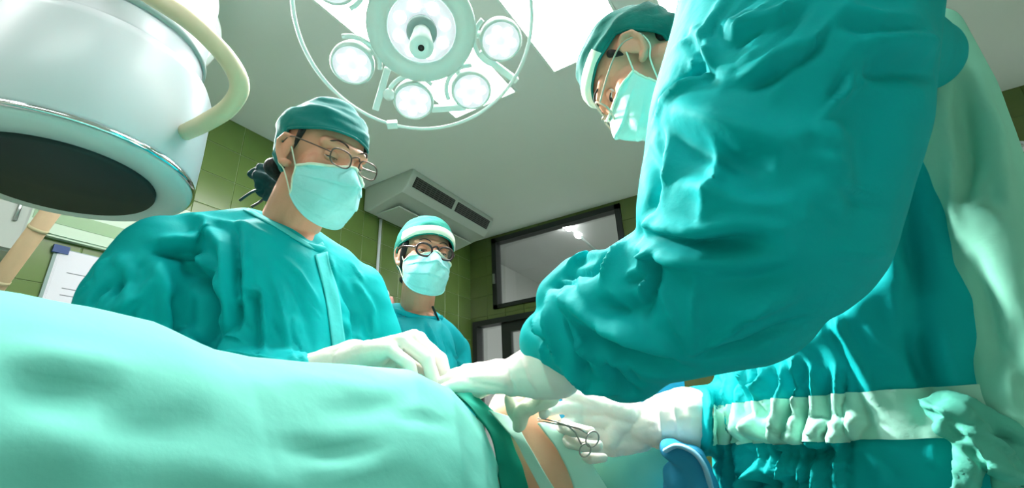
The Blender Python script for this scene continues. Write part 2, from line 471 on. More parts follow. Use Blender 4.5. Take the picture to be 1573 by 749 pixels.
t = thing('added_corridor_light', 'unseen ceiling light added to brighten the corridor behind the far window', 'light', (.45, YF + .78, ZC))  # out of sight, added to brighten what the window shows
MB().box((-.6, YF + .7, ZC - .05), (1.5, YF + .85, ZC)).build('housing', ENAMEL, t, sm=False)
MB().box((-.58, YF + .71, ZC - .056), (1.48, YF + .84, ZC - .05)).build('diffuser', mat('added_corridor_tube', (1, 1, 1, 1), .4, emit=110), t, sm=False)
# bright spot and bar reflected in the window, built as a lamp behind it
p0 = onY(874, 350, YF + .24); p1 = onY(930, 398, YF + .24)
t = thing('window_reflection', 'bright spot and thin slanted bar reflected in the far window, built as a lamp', 'lamp', p0)
MB().sphere(p0, (.035, .035, .03)).build('bulb', mat('reflected_bulb', (1, 1, 1, 1), .4, emit=120), t)
MB().tube([p0 + V3(0, 0, .02), p1], .011).build('arm', ENAMEL_G, t)
MB().tube([p1, V3(p1[0] + .2, YF + 1.8, p1[2] - .2)], .011).build('bracket', ENAMEL_G, t)

# ceiling light panels
PANELR = mat('light_panel_dimmed', (1, 1, 1, 1), .5, emit=PANEL_E * .65, ecol=(1, .99, .98, 1))
def panel(x0, x1, y0, y1, lab, pm=PANELM):
    t = thing('ceiling_light_panel', lab, 'light', ((x0 + x1) / 2, (y0 + y1) / 2, ZC), 'light panels in the ceiling')
    f = MB(); q = .012
    f.box((x0 - q, y0 - q, ZC - .012), (x1 + q, y0, ZC)); f.box((x0 - q, y1, ZC - .012), (x1 + q, y1 + q, ZC))
    f.box((x0 - q, y0, ZC - .012), (x0, y1, ZC)); f.box((x1, y0, ZC - .012), (x1 + q, y1, ZC))
    f.build('frame', LAMPW, t, sm=False)
    MB().box((x0, y0, ZC - .008), (x1, y1, ZC)).build('diffuser', pm, t, sm=False)
panel(-1.54, -1.11, .55, 2.0, 'bright ceiling light panel behind the surgical lamp')
panel(-.84, -.42, .55, 1.98, 'bright white ceiling light panel right of the surgical lamp')
panel(-.22, .2, .55, 2.0, 'bright ceiling panel just over the cap of the right surgeon')
panel(-1.54, -1.11, -1.7, -.3, 'ceiling light panel out of view above the left of the camera', PANELR)
panel(-.22, .2, -1.7, -.3, 'ceiling light panel out of view above the right of the camera', PANELR)

# wall lamp at the right edge
p = onY(1566, 272, YF - .04)
t = thing('wall_light', 'small bright wall light at the right edge on the olive tiled wall', 'light', p)
MB().box((p[0] - .07, YF - .05, p[2] - .09), (p[0] + .12, YF - .006, p[2] + .09)).build('housing', LAMPW, t, sm=False, bevel=.006)
MB().box((p[0] - .055, YF - .056, p[2] - .075), (p[0] + .105, YF - .05, p[2] + .075)).build('diffuser', mat('wall_light_glow', (1, 1, 1, 1), .4, emit=5), t, sm=False)
p = onY(1569, 223, YF - .03)  # bright glint on the wall, shaped as a round fitting
t = thing('wall_glint', 'small glint on the olive wall above the wall light, built as a pale disc', 'fitting', (p[0], YF - .006, p[2]))
MB().lathe([(.035, 0), (.035, .012), (.028, .02)], (p[0], YF - .006, p[2]), (0, -1, 0), 24).build('cover', ENAMEL, t)
MB().lathe([(.012, .02), (.010, .028)], (p[0], YF - .006, p[2]), (0, -1, 0), 16).build('button', METAL, t)

# ---------------------------------------------------------------- ceiling air conditioner
AX0, AX1, AY0, AY1 = XL + .02, -2.18, 2.31, 3.39
t = thing('air_conditioner', 'grey ceiling mounted air conditioner with a slotted outlet above the green wall', 'air conditioner', ((AX0 + AX1) / 2, (AY0 + AY1) / 2, ZC))
pr = [(AX0, ZC), (AX1, ZC), (AX1, ZC - .035), (AX1 - .055, ZC - .125), (AX1 - .10, ZC - .165), (AX0 + .05, ZC - .225), (AX0, ZC - .2)]
mb = MB(); k = len(pr)
mb.add([(x, AY0, z) for x, z in pr] + [(x, AY1, z) for x, z in pr], [tuple(range(k)), tuple(range(2 * k - 1, k - 1, -1))] + [(i, (i + 1) % k, k + (i + 1) % k, k + i) for i in range(k)])
mb.build('casing', ACM, t, sm=False, bevel=.012)
d = nz(V3(-.055, 0, -.09)); nn = V3(d[2], 0, -d[0]) * -1
nn = nz(V3(.09, 0, -.055))
base = V3(AX1, 0, ZC - .035)
Rg = np.stack([d, V3(0, 1, 0), nn], 1)
ym = (AY0 + AY1) / 2
for (ya, yb) in ((AY0 + .05, ym - .02), (ym + .02, AY1 - .05)):
    MB().box((.012, ya, -.004), (.095, yb, .003), Rg, base).build('outlet', BLACK, t, sm=False)
    for q in range(5):
        MB().box((.019 + q * .015, ya + .005, .003), (.025 + q * .015, yb - .005, .009), Rg, base).build('slat', DARKGREY, t, sm=False)
    for q in range(9):
        yy = ya + (yb - ya) * (q + .5) / 9
        MB().box((.015, yy - .003, .003), (.092, yy + .003, .007), Rg, base).build('fin', DARKGREY, t, sm=False)
MB().box((AX0 + .06, AY0 + .08, ZC - .229), (AX1 - .2, AY1 - .08, ZC - .218)).build('intake_panel', ACM, t, sm=False)

# white conduit, socket box on the left wall
a = onX(585, 325, XL + .014); bq = onX(577, 452, XL + .014)
t = thing('wall_conduit', 'thin white vertical pipe on the green wall beneath the air conditioner', 'pipe', (XL + .006, a[1], bq[2] - .2))
MB().tube([V3(XL + .02, a[1], bq[2] - .2), V3(XL + .02, a[1], ZC - .21)], .012).build('pipe', ENAMEL, t)
for z in (bq[2] + .1, a[2] - .05): MB().box((XL + .006, a[1] - .022, z - .01), (XL + .036, a[1] + .022, z + .01)).build('clamp', METAL, t, sm=False)
# small equipment between the two masked staff
p = P(588, 462, 2.2)
t = thing('infusion_pump', 'small pink and white device on a stand between the masked staff', 'device', (p[0], p[1], 0))
Ry = rot((0, 0, 1), .7)
MB().box((-.05, -.05, p[2] - .12), (.05, .05, p[2] + .01), Ry, (p[0], p[1], 0)).build('casing', PINK, t, sm=False, bevel=.01)
MB().box((-.035, -.056, p[2] - .06), (.02, -.05, p[2] - .01), Ry, (p[0], p[1], 0)).build('display', mat('pump_white', srgb(235, 240, 240), .3), t, sm=False)
MB().sphere(V3(p[0], p[1], p[2] + .03), .028).build('bottle', ENAMEL, t)
MB().tube([V3(p[0], p[1], .05), V3(p[0], p[1], p[2] - .11)], .014).build('pole', METAL, t)
for k in range(5):
    q = k * 2 * math.pi / 5; MB().tube([V3(p[0], p[1], .06), V3(p[0] + .25 * math.cos(q), p[1] + .25 * math.sin(q), .02)], .012).build('leg', METAL, t)

# chart board with papers on the left wall
ya, yb, z0, z1 = .66, .96, HC + .50, HC + .86
t = thing('chart_board', 'white paper chart with a blue corner clip on the green wall', 'chart', (XL + .006, ya, z0))
MB().box((XL + .006, ya - .012, z0), (XL + .014, yb, z1 + .004)).build('backing_board', ENAMEL_G, t, sm=False)
for k in range(3):
    MB().box((XL + .0142 + k * .0012, ya + .004 * k, z0 + .01 * k), (XL + .015 + k * .0012, yb - .02 + .006 * k, z1 - .006 * k)).build('sheet', PAPER, t, sm=False)
for k, (zz, l) in enumerate(((z1 - .10, .16), (z1 - .17, .13), (z1 - .20, .09), (z1 - .25, .15), (z1 - .285, .1))):
    MB().box((XL + .0176, ya + .05, zz), (XL + .0180, ya + .05 + l, zz + .0035)).build('ruled_line', mat('ink_grey', srgb(120, 126, 136), .8), t, sm=False)
MB().box((XL + .006, ya - .02, z1 - .02), (XL + .024, ya + .035, z1 + .014)).build('clip', BLUECLIP, t, sm=False)
# ceiling lights mirrored in the left wall tiles, built as a pale panel
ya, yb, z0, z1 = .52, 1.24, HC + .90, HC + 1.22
t = thing('tile_reflection', 'pale green reflection of ceiling lights in the wall tiles below the x-ray drum', 'panel', (XL + .006, ya, z0))
MB().box((XL + .006, ya, z0), (XL + .03, yb, z1)).build('backing', REFLECT, t, sm=False)
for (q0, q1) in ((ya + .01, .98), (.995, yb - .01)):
    MB().box((XL + .03, q0, z0 + .01), (XL + .036, q1, z1 - .01)).build('pane', REFLECT, t, sm=False)
    for (s0, s1) in ((.06, .12), (.2, .24)): MB().box((XL + .036, q0 + .01, z0 + s0), (XL + .038, q1 - .01, z0 + s1)).build('stripe', REFLECTB, t, sm=False)
p = onX(20, 340, XL + .2)
t = thing('wall_cabinet', 'grey wall cabinet at the left edge behind the x-ray drum', 'cabinet', (XL + .006, p[1] - .3, p[2] - .12))
MB().box((XL + .006, p[1] - .5, p[2] - .12), (XL + .2, p[1] + .04, p[2] + .4)).build('body', mat('cabinet_grey', srgb(160, 168, 160), .5), t, sm=False)
MB().box((XL + .2, p[1] - .49, p[2] - .11), (XL + .215, p[1] + .03, p[2] + .39)).build('door', mat('cabinet_door', srgb(170, 178, 170), .45), t, sm=False)
MB().tube([V3(XL + .22, p[1] + .0, p[2]), V3(XL + .22, p[1] + .0, p[2] + .1)], .006).build('handle', METAL, t)

# ---------------------------------------------------------------- x-ray image intensifier on its C arm
h = .52; cc = V3(-2.275 * h, .50 * h, HC + h); UPZ = V3(0, 0, 1)
t = thing('xray_image_intensifier', 'large white x-ray drum with a black round face and chrome rim', 'x-ray machine', (cc[0], cc[1], cc[2]))
R0 = .424 * h
MB().lathe([(R0 - .004, .022), (R0, .03), (R0 + .001, .12), (R0 - .002, .235), (R0 - .012, .26), (R0 - .04, .272)], cc, UPZ, 96).build('drum', ENAMEL, t)
MB().lathe([(R0 * .69, .004), (R0 * .71, 0), (R0 - .016, 0), (R0 - .004, .006), (R0 - .002, .012), (R0 - .01, .014)], cc, UPZ, 96, False, False).build('rim', mat('rim_grey', srgb(206, 218, 216), .4), t)
MB().lathe([(R0 - .006, .011), (R0 + .002, .013), (R0 + .002, .021), (R0 - .006, .023)], cc, UPZ, 96, False, False).build('chrome_band', CHROME, t)
MB().lathe([(R0 * .69, -.010), (R0 * .70, -.006), (R0 * .70, .012)], cc, UPZ, 96).build('face', SCREEN, t)
R1 = R0 * .83
c1 = cc + V3(.0, .0, 0)
MB().lathe([(R1 + .012, .262), (R1, .285), (R1, .55), (R1 - .01, .57)], c1, UPZ, 96).build('upper_drum', ENAMEL, t)
MB().lathe([(R1 + .002, .33), (R1 + .006, .335), (R1 + .006, .345), (R1 + .002, .35)], c1, UPZ, 96, False, False).build('trim_ring', ENAMEL_G, t)
MB().lathe([(R1 - .02, .57), (R1 - .05, .62), (.06, .64)], c1, UPZ, 64).build('crown', ENAMEL_G, t)
MB().tube([c1 + V3(0, 0, .62), V3(c1[0], c1[1], ZC - .03)], .06, 24).build('ceiling_column', ENAMEL, t)
MB().lathe([(.13, 0), (.13, .025), (.09, .03)], (c1[0], c1[1], ZC), (0, 0, -1), 32).build('ceiling_plate', ENAMEL, t)
# grey control housing at the top left
pb = P(48, 10, 1.0)
Rb = rot((0, 0, 1), math.radians(28))
MB().box((-.09, -.07, -.05), (.075, .07, .12), Rb, pb).build('control_housing', mat('housing_putty', srgb(150, 158, 150), .5), t, sm=False, bevel=.012)
MB().box((-.03, -.05, -.062), (.03, .05, -.05), Rb, pb).build('housing_label', BLUECLIP, t, sm=False)
MB().tube([pb + V3(0, 0, .03), V3(c1[0] - .08, c1[1] - .05, pb[2] + .06)], .035, 16).build('housing_arm', ENAMEL_G, t)
pts = spline([P(150, -60, .93), P(225, -10, .90), P(290, 32, .88), P(345, 85, .88), P(368, 130, .89), P(352, 164, .91), P(316, 188, .94), P(285, 203, 1.0)], 8)
MB().tube(pts, .0165, 16).build('hose', HOSE, t)
a, bq = P(78, 325, 1.6), P(-30, 470, 1.55)
t = thing('tan_support_tube', 'tan slanted tube below the x-ray drum at the left edge', 'tube', bq)
MB().tube([a + (a - bq) * .3, bq, bq + (bq - a) * .6], .026, 20).build('tube', HOSE_T, t)
for q in (.25, .8): MB().tube([bq + (a - bq) * q, bq + (a - bq) * (q + .03)], .028, 20).build('collar', mat('collar_cream', srgb(214, 200, 160), .5), t)
pe = bq + (bq - a) * .6
MB().tube([pe, V3(pe[0], pe[1], 0)], .026, 20).build('upright', HOSE_T, t)

# ---------------------------------------------------------------- surgical lamp
LC = P(648, 45, 1.5)
tocam = nz(V3(0, 0, HC) - LC)
sideL = nz(np.cross(tocam, UPZ))
LN = rot(sideL, -math.radians(18)) @ tocam if (rot(sideL, -math.radians(18)) @ tocam)[2] < tocam[2] else rot(sideL, math.radians(18)) @ tocam
rgt = V3(*MCAM[:, 0]); rgt = nz(rgt - LN * (rgt @ LN)); upl = np.cross(LN, rgt)
RL = np.stack([rgt, upl, LN], 1)
lp = lambda x, y, z=0: LC + RL @ V3(x, y, z)
t = thing('surgical_lamp', 'round multi-pod surgical lamp with wire ring and white central handle', 'lamp', LC)
MB().lathe([(.02, -.10), (.10, -.09), (.15, -.05), (.168, -.012), (.168, .0), (.162, .006), (.108, .006), (.104, -.004), (.02, -.004)], LC, LN, 72).build('central_housing', LAMPG, t)
cl = MB().lathe([(.103, .0), (.10, .008), (.046, .008), (.045, .0)], LC, LN, 64, False, False).build('central_lens', LEDC, t)
for k in range(8):
    q = k * math.pi / 4 + .2
    MB().lathe([(.019, .007), (.019, .0105), (.012, .012)], lp(.073 * math.cos(q), .073 * math.sin(q)), LN, 16).build('led', LED, cl)
hd = MB().lathe([(.046, .0), (.046, .03), (.036, .036)], LC, LN, 40).build('handle_base', ENAMEL_G, t)
MB().lathe([(.026, .03), (.028, .06), (.034, .12), (.036, .15), (.031, .157), (.01, .158)], LC, LN, 40).build('handle', LAMPW, t)
MB().lathe([(.009, .157), (.009, .1605)], LC, LN, 20).build('handle_hole', BLACK, t)
ring = [lp(.355 * math.cos(q * math.pi / 60) - .012, .355 * math.sin(q * math.pi / 60) + .02, .01) for q in range(120)]
MB().tube(ring, .006, 10, closed=True).build('guard_ring', LAMPW, t)
pods = [(-.232, -.098), (-.057, -.234), (.142, -.208), (.246, -.045), (-.232, .145), (.205, .17), (.02, .26), (-.13, .22)]
for (x, y) in pods:
    c = lp(x, y, .0); a0 = math.atan2(y, x)
    pod = MB().lathe([(.03, -.06), (.06, -.05), (.068, -.02), (.069, .0), (.065, .008), (.06, .009), (.059, .004)], c, LN, 40, True, False).build('pod', LAMPG, t)
    MB().lathe([(.0595, .0), (.0595, .005)], c, LN, 40).build('pod_lens', LEDC, pod)
    for k in range(6):
        q = k * math.pi / 3 + a0
        cx = c + RL @ V3(.036 * math.cos(q), .036 * math.sin(q), 0)
        MB().lathe([(.0148, .005), (.0148, .008), (.009, .0095)], cx, LN, 14).build('led', LED, pod)
    arc = [c + RL @ V3(.085 * math.cos(a0 + math.pi / 2 + .9 + q), .085 * math.sin(a0 + math.pi / 2 + .9 + q), -.008) for q in np.linspace(0, 2.0, 14)]
    arc.append(lp(.16 * math.cos(a0 + .45), .16 * math.sin(a0 + .45), -.012)) if False else None
    MB().tube(arc, .0075, 10).build('pod_bracket', LAMPW, t)
    u = nz(V3(x, y, 0))
    MB().tube([lp(u[0] * .15, u[1] * .15, -.025), lp(x - u[0] * .05, y - u[1] * .05, -.03)], .012, 10).build('pod_arm', LAMPG, t)
    sp = bpy.data.lights.new('pod_beam', 'SPOT'); sp.energy = SPOT_W; sp.spot_size = math.radians(84); sp.spot_blend = .35; sp.shadow_soft_size = .05; sp.color = (1, .98, .96)
    so = bpy.data.objects.new('pod_beam', sp); C.objects.link(so); so.parent = t; so.matrix_parent_inverse = Matrix.Translation(-Vector(LC))
    tgt = V3(-.16, .60, 1.05); dv = Vector(tgt - c); so.rotation_mode = 'QUATERNION'
    so.rotation_quaternion = dv.to_track_quat('-Z', 'Y'); so.location = c + LN * .02
for (x0, y0, x1, y1) in ((-.125, -.12, -.19, -.26), (.175, -.085, .30, -.185), (.0, -.27, .12, -.27)):
    d = nz(V3(x1 - x0, y1 - y0, 0)); s = V3(-d[1], d[0], 0)
    Rr = RL @ np.stack([d, s, V3(0, 0, 1)], 1); l = math.hypot(x1 - x0, y1 - y0)
    MB().box((0, -.011, -.02), (l, .011, .0), Rr, lp(x0, y0)).build('frame_bar', LAMPW, t, sm=False, bevel=.003)
MB().sphere(lp(-.135, -.205, .0), .02).build('adjust_knob', LAMPW, t)
MB().box((-.018, -.012, -.012), (.018, .012, .014), RL, lp(-.14, -.31, .01)).build('ring_clip', LAMPW, t, sm=False, bevel=.003)
yk = LC - LN * .1
MB().tube(spline([lp(-.02, 0, -.09), lp(-.05, .1, -.2), lp(-.05, .3, -.25), V3(LC[0] - .1, LC[1] + .3, ZC - .02)], 8), .03, 16).build('suspension_arm', ENAMEL, t)
MB().lathe([(.12, 0), (.12, .02), (.08, .025)], (LC[0] - .1, LC[1] + .3, ZC), (0, 0, -1), 32).build('ceiling_plate', ENAMEL, t)

# unseen lamp behind the x-ray drum, added to light the right surgeon's gown
L2 = V3(-1.95, .60, 2.70); T2 = V3(-.06, .78, 1.07); N2 = nz(T2 - L2)
t2 = thing('surgical_lamp', 'smaller lamp added near the ceiling to light the gown, unseen behind the x-ray drum', 'lamp', L2)
MB().lathe([(.02, -.08), (.12, -.065), (.18, -.03), (.19, -.005), (.18, .006), (.02, .006)], L2, N2, 64).build('housing', LAMPG, t2)
ln2 = MB().lathe([(.165, .006), (.16, .012), (.02, .012)], L2, N2, 48).build('lens', LEDC, t2)
aa = nz(np.cross(N2, UPZ)); bb = np.cross(N2, aa)
for k in range(10):
    q = k * math.pi / 5
    MB().lathe([(.03, .012), (.03, .016), (.02, .018)], L2 + (aa * math.cos(q) + bb * math.sin(q)) * .115, N2, 16).build('led', LED, ln2)
MB().lathe([(.028, .01), (.03, .06), (.032, .13), (.02, .14)], L2, N2, 24).build('handle', LAMPW, t2)
MB().tube(spline([L2 - N2 * .07, L2 + V3(-.12, -.02, .14), V3(L2[0] - .15, L2[1] - .03, ZC - .02)], 8), .025, 16).build('suspension_arm', ENAMEL, t2)
MB().lathe([(.12, 0), (.12, .02), (.08, .025)], (L2[0] - .15, L2[1] - .03, ZC), (0, 0, -1), 32).build('ceiling_plate', ENAMEL, t2)
sp = bpy.data.lights.new('added_lamp_beam', 'SPOT'); sp.energy = ADDED_LAMP_W; sp.spot_size = math.radians(27); sp.spot_blend = .4; sp.shadow_soft_size = .12; sp.color = (1, .99, .96)
so = bpy.data.objects.new('added_lamp_beam', sp); C.objects.link(so); so.parent = t2; so.matrix_parent_inverse = Matrix.Translation(-Vector(L2))
so.rotation_mode = 'QUATERNION'; so.rotation_quaternion = Vector(N2).to_track_quat('-Z', 'Y'); so.location = L2 + N2 * .15

# ---------------------------------------------------------------- people
def frame_toward(H, yaw, pitch, roll=0.):
    """head frame: yaw turns the face from the lens towards the right of the picture, pitch nods it down"""
    f = nz(V3(-H[0], -H[1], 0)); f = rot((0, 0, 1), yaw) @ f
    r = np.cross(f, UPZ); f2 = rot(r, -pitch) @ f; u = np.cross(r, f2)
    R = np.stack([r, f2, u], 1)                 # columns: right of the wearer, forward, up
    return R @ rot((0, 1, 0), roll)
def join_mesh(parts):
    mb = MB()
    for me in parts: mb.add(verts(me), [tuple(p.vertices) for p in me.polygons])
    return mb.mesh()
class Head:
    def __init__(s, H, R, k=1.0): s.H, s.R, s.k = np.array(H), R, k
    def __call__(s, x, y, z): return s.H + s.R @ (V3(x, y, z) * s.k)
def head_mesh(h, neck):
    k = h.k; R = h.R; mb = MB()
    e = lambda c, r: mb.sphere(h(*c), np.array(r) * k, R, 28, 18)
    ch = lambda pts, r: mb.chain([h(*p) for p in pts], [q * k for q in r], 14)
    e((0, -.012, .035), (.076, .096, .088)); e((0, .03, -.02), (.063, .063, .085)); e((0, .03, -.075), (.053, .056, .048))
    e((0, .072, -.103), (.022, .018, .018)); e((.04, .052, -.022), (.027, .028, .026)); e((-.04, .052, -.022), (.027, .028, .026))
    ch([(-.046, .066, .026), (-.02, .085, .024), (.02, .085, .024), (.046, .066, .026)], [.012, .013, .013, .012])
    ch([(0, .086, .018), (0, .096, -.008), (0, .110, -.030)], [.0085, .0085, .0115])
    e((.012, .096, -.033), (.009, .011, .009)); e((-.012, .096, -.033), (.009, .011, .009))
    e((0, .088, -.066), (.024, .012, .012))
    for sx in (-1, 1):
        rim = [(sx * .074, .008, -.030), (sx * .080, -.008, -.028), (sx * .086, -.022, -.006), (sx * .088, -.024, .014), (sx * .085, -.012, .028), (sx * .078, .004, .024), (sx * .075, .010, .010)]
        ch(rim, [.0075, .006, .0048, .0048, .0048, .0048, .005])
        e((sx * .078, -.006, .002), (.005, .016, .026)); e((sx * .077, .004, -.03), (.006, .008, .009))
    if neck is not None: mb.chain(neck[0], neck[1], 20)
    me = remesh(mb, .0024 * k, 3)
    a = verts(me); n = norms(me)
    loc = (a - h.H) @ R / k
    d = np.zeros(len(a))
    for sx in (-1, 1):
        q = (loc - V3(sx * .031, .086, .004)) / V3(.017, .03, .0125); d -= .0085 * np.exp(-(q ** 2).sum(1))
    setv(me, a + n * (d * k)[:, None]); lap(me, 1, .4)
    # upper and lower lids over each eye
    mb2 = MB()
    return me
def eye_set(h, root, body_parts, lid=.55, gaze=(0, -.3)):
    for sx in (-1, 1):
        c = V3(sx * .031, .0715, .003); r = .0122
        mb = MB().sphere(h(*c), r * h.k, h.R, 20, 14)
        eye = mb.build('eye', EYEW, root)
        g = nz(V3(gaze[0], 1, gaze[1]))
        MB().lathe([(.0058, 0), (.0050, .0011), (.003, .0016)], h(*(c + g * r * .90)), h.R @ g, 20).build('iris', IRIS, eye)
        for (e0, e1) in ((math.radians(75), math.radians(38 - 100 * lid)), (math.radians(-75), math.radians(-32))):
            v = []; f = []; nu, nv = 18, 8
            for j in range(nv):
                for i in range(nu):
                    az = math.radians(-85 + 170 * i / (nu - 1)); el = e0 + (e1 * math.cos(az * .85) + (1 - math.cos(az * .85)) * math.radians(-8) - e0) * j / (nv - 1)
                    rr = r * 1.13 if j < nv - 1 else r * 1.02
                    v.append(h(*(c + rr * V3(math.sin(az) * math.cos(el) * 1.12, math.cos(az) * math.cos(el), math.sin(el)))))
            for j in range(nv - 1):
                for i in range(nu - 1):
                    q = j * nu + i; f.append((q, q + 1, q + nu + 1, q + nu) if e0 < 0 else (q, q + nu, q + nu + 1, q + 1))
            body_parts.append(mesh(v, f))
            if e0 > 0:
                ed = [np.array(v[(nv - 1) * nu + i]) + h.R @ V3(0, .0012, 0) for i in range(1, nu - 1)]
                MB().tube(ed, [.0006] + [.0011] * (len(ed) - 2) + [.0006], 6).build('eyelash', HAIR, eye)
        br = [h(sx * x, y, z) for x, y, z in ((.010, .0965, .0235), (.022, .098, .030), (.036, .090, .033), (.048, .077, .027))]
        MB().tube(spline(br, 5), [.001] * 3 + [.0022] * 8 + [.0018] * 3 + [.0008] * 2, 8, flat=.5).build('eyebrow', BROW, root)
def h_z(h, p): return ((p - h.H) @ h.R / h.k)[2]
def face_mask(h, root, m=None, shift=0., skin=None, seed=0.):
    nu, nv = 61, 56; v = []; f = []
    def pt(u, q, off=0):
        ph = math.radians(-78 + 156 * u); c = math.cos(ph); s = abs(ph) / math.radians(78)
        zt = -.010 - .018 * s ** 1.3 + .006 * math.exp(-(ph / .25) ** 2); zb = -.130 + .046 * s ** 2.2
        z = zt + (zb - zt) * q
        bul = .018 * math.sin(math.pi * min(1, q * 1.1 + .05)) * max(c, 0) ** 1.2
        nose = .017 * math.exp(-(ph / .24) ** 2) * math.exp(-((q - .25) / .28) ** 2)
        ple = .0062 * (((q * 3.3 + .05 * math.sin(ph * 3)) % 1) ** 1.5) * max(c, 0) ** .4 * min(1, (1 - q) * 8)
        curl = -.040 * max(0, q - .72) ** 1.3 / .28 ** 1.3 * .6
        crease = .0034 * math.sin(ph * 5.5 + q * 6 + seed) * math.sin(q * 3.1) + .0022 * math.sin(ph * 11 - q * 9 + seed * 2) * math.sin(q * 3.1)
        rx = .0735 - .006 * q; ry = .080
        k = bul + nose + ple + curl * c + crease + off
        return V3((rx + (bul + off) * .6) * math.sin(ph), .018 + ry * max(c, -1) ** 1 * (.92 + .08 * c) + k * (c * .8 + .2), z + shift)
    for j in range(nv):
        for i in range(nu): v.append(h(*pt(i / (nu - 1), j / (nv - 1))))
    for j in range(nv):
        for i in range(nu): v.append(h(*pt(i / (nu - 1), j / (nv - 1), -.0015)))
    o = nu * nv
    for j in range(nv - 1):
        for i in range(nu - 1):
            q = j * nu + i; f.append((q, q + nu, q + nu + 1, q + 1)); f.append((o + q, o + q + 1, o + q + nu + 1, o + q + nu))
    if skin is not None:                        # lift the mask clear of the face
        bv = BVHTree.FromPolygons([tuple(x) for x in verts(skin)], [tuple(p.vertices) for p in skin.polygons])
        for i in range(o):
            p = v[i]
            cq = h(0, -.01, h_z(h, p)); d = nz(p - cq); L = np.linalg.norm(p - cq)
            hit = bv.ray_cast(Vector(cq + d * .16), Vector(-d))
            if hit[0] is not None:
                need = np.linalg.norm(np.array(hit[0]) - cq) + .0035 - L
                if need > 0: v[i] = p + d * need; v[o + i] = v[o + i] + d * need
    lifted = v
    mk = mesh(v, f)
    fm = link('face_mask', mk, m or MASKM, root)
    e = lambda q: [lifted[int(q * (nv - 1)) * nu + i] for i in range(nu)]
    MB().tube(e(0), .0022, 6, flat=1.4).build('binding', WHITE_CLOTH, fm); MB().tube(e(1), .0018, 6).build('binding', MASKM, fm)
    for sx, u in ((-1, 0.), (1, 1.)):
        MB().tube([lifted[q * nu + int(u * (nu - 1))] for q in range(nv)], .002, 6).build('binding', WHITE_CLOTH, fm)
        lo = spline([h(*pt(u, 0.02, .002)), h(sx * .079, -.004, .02), h(sx * .081, -.020, .024), h(sx * .080, -.030, .002), h(sx * .0795, -.018, -.028), h(sx * .076, .005, -.045), h(*pt(u, .97, .002))], 6)
        MB().tube(lo, .0014, 6).build('ear_loop', WHITE_CLOTH, fm)
    return fm
def cap(h, root, hem, m, seed, puff=(.012, .014, .014), wr=.004, band=None, name='surgical_cap'):
    nu, nv = 96, 36; cx = V3(0, -.012, .035); rx, ry, rz = .076 + puff[0], .096 + puff[1], .088 + puff[2]
    v = []; f = []
    V = np.zeros((nv, nu, 3)); 
    for i in range(nu):
        ph = 2 * math.pi * i / nu                      # 0 = front
        zh = hem(ph)
        e1 = math.asin(max(-.95, min(.95, (zh - cx[2]) / rz)))
        for j in range(nv):
            s = j / (nv - 1); el = math.pi / 2 + (e1 - math.pi / 2) * s
            back = max(0, -math.cos(ph)); b = 1 + .05 * back * math.sin(math.pi * s)
            x = rx * math.cos(el) * math.sin(ph) * b; y = ry * math.cos(el) * math.cos(ph) * b; z = rz * math.sin(el)
            tuck = 1 - .05 * max(0, (s - .93) / .07) ** 2
            V[j, i] = cx + V3(x * tuck, y * tuck, z)
    W = V.reshape(-1, 3); q = W * V3(14, 14, 60) @ rot((1, 0, 0), .45).T + seed
    d = vnoise(q) + .6 * vnoise(q * 1.9 + 3)
    d = np.where(d > 0, d, d * .6) * wr
    n = nz(W - cx) if False else (W - cx) / np.linalg.norm(W - cx, axis=1)[:, None]
    W = W + n * d[:, None]
    pts = h.H + (W * h.k) @ h.R.T
    for j in range(nv - 1):
        for i in range(nu): f.append((j * nu + i, (j + 1) * nu + i, (j + 1) * nu + (i + 1) % nu, j * nu + (i + 1) % nu))
    o = link(name, mesh(pts, f), m, root)
    hemp = pts.reshape(nv, nu, 3)[-1]
    MB().tube(list(hemp), .0028 * h.k, 8, closed=True).build('hem', m, o)
    if band:
        bm_, s0, s1, a0, off = band
        ii = [i for i in range(-nu // 2, nu // 2) if abs(2 * math.pi * i / nu) < a0]; jj = range(int(s0 * (nv - 1)), int(s1 * (nv - 1)) + 1)
        bv = [pts.reshape(nv, nu, 3)[j, i % nu] + h.R @ n.reshape(nv, nu, 3)[j, i % nu] * off for j in jj for i in ii]
        L = len(ii); bf = [(a * L + b, (a + 1) * L + b, (a + 1) * L + b + 1, a * L + b + 1) for a in range(len(jj) - 1) for b in range(L - 1)]
        link('cap_band', mesh(bv, bf), bm_, o)
    return o
def hem_std(front, side, back, st=1.5):
    def g(ph):
        c = math.cos(ph)
        if c > 0: return side + (front - side) * c ** 1.3
        return side + (back - side) * min(1, (-c) * st) ** 1.2
    return g
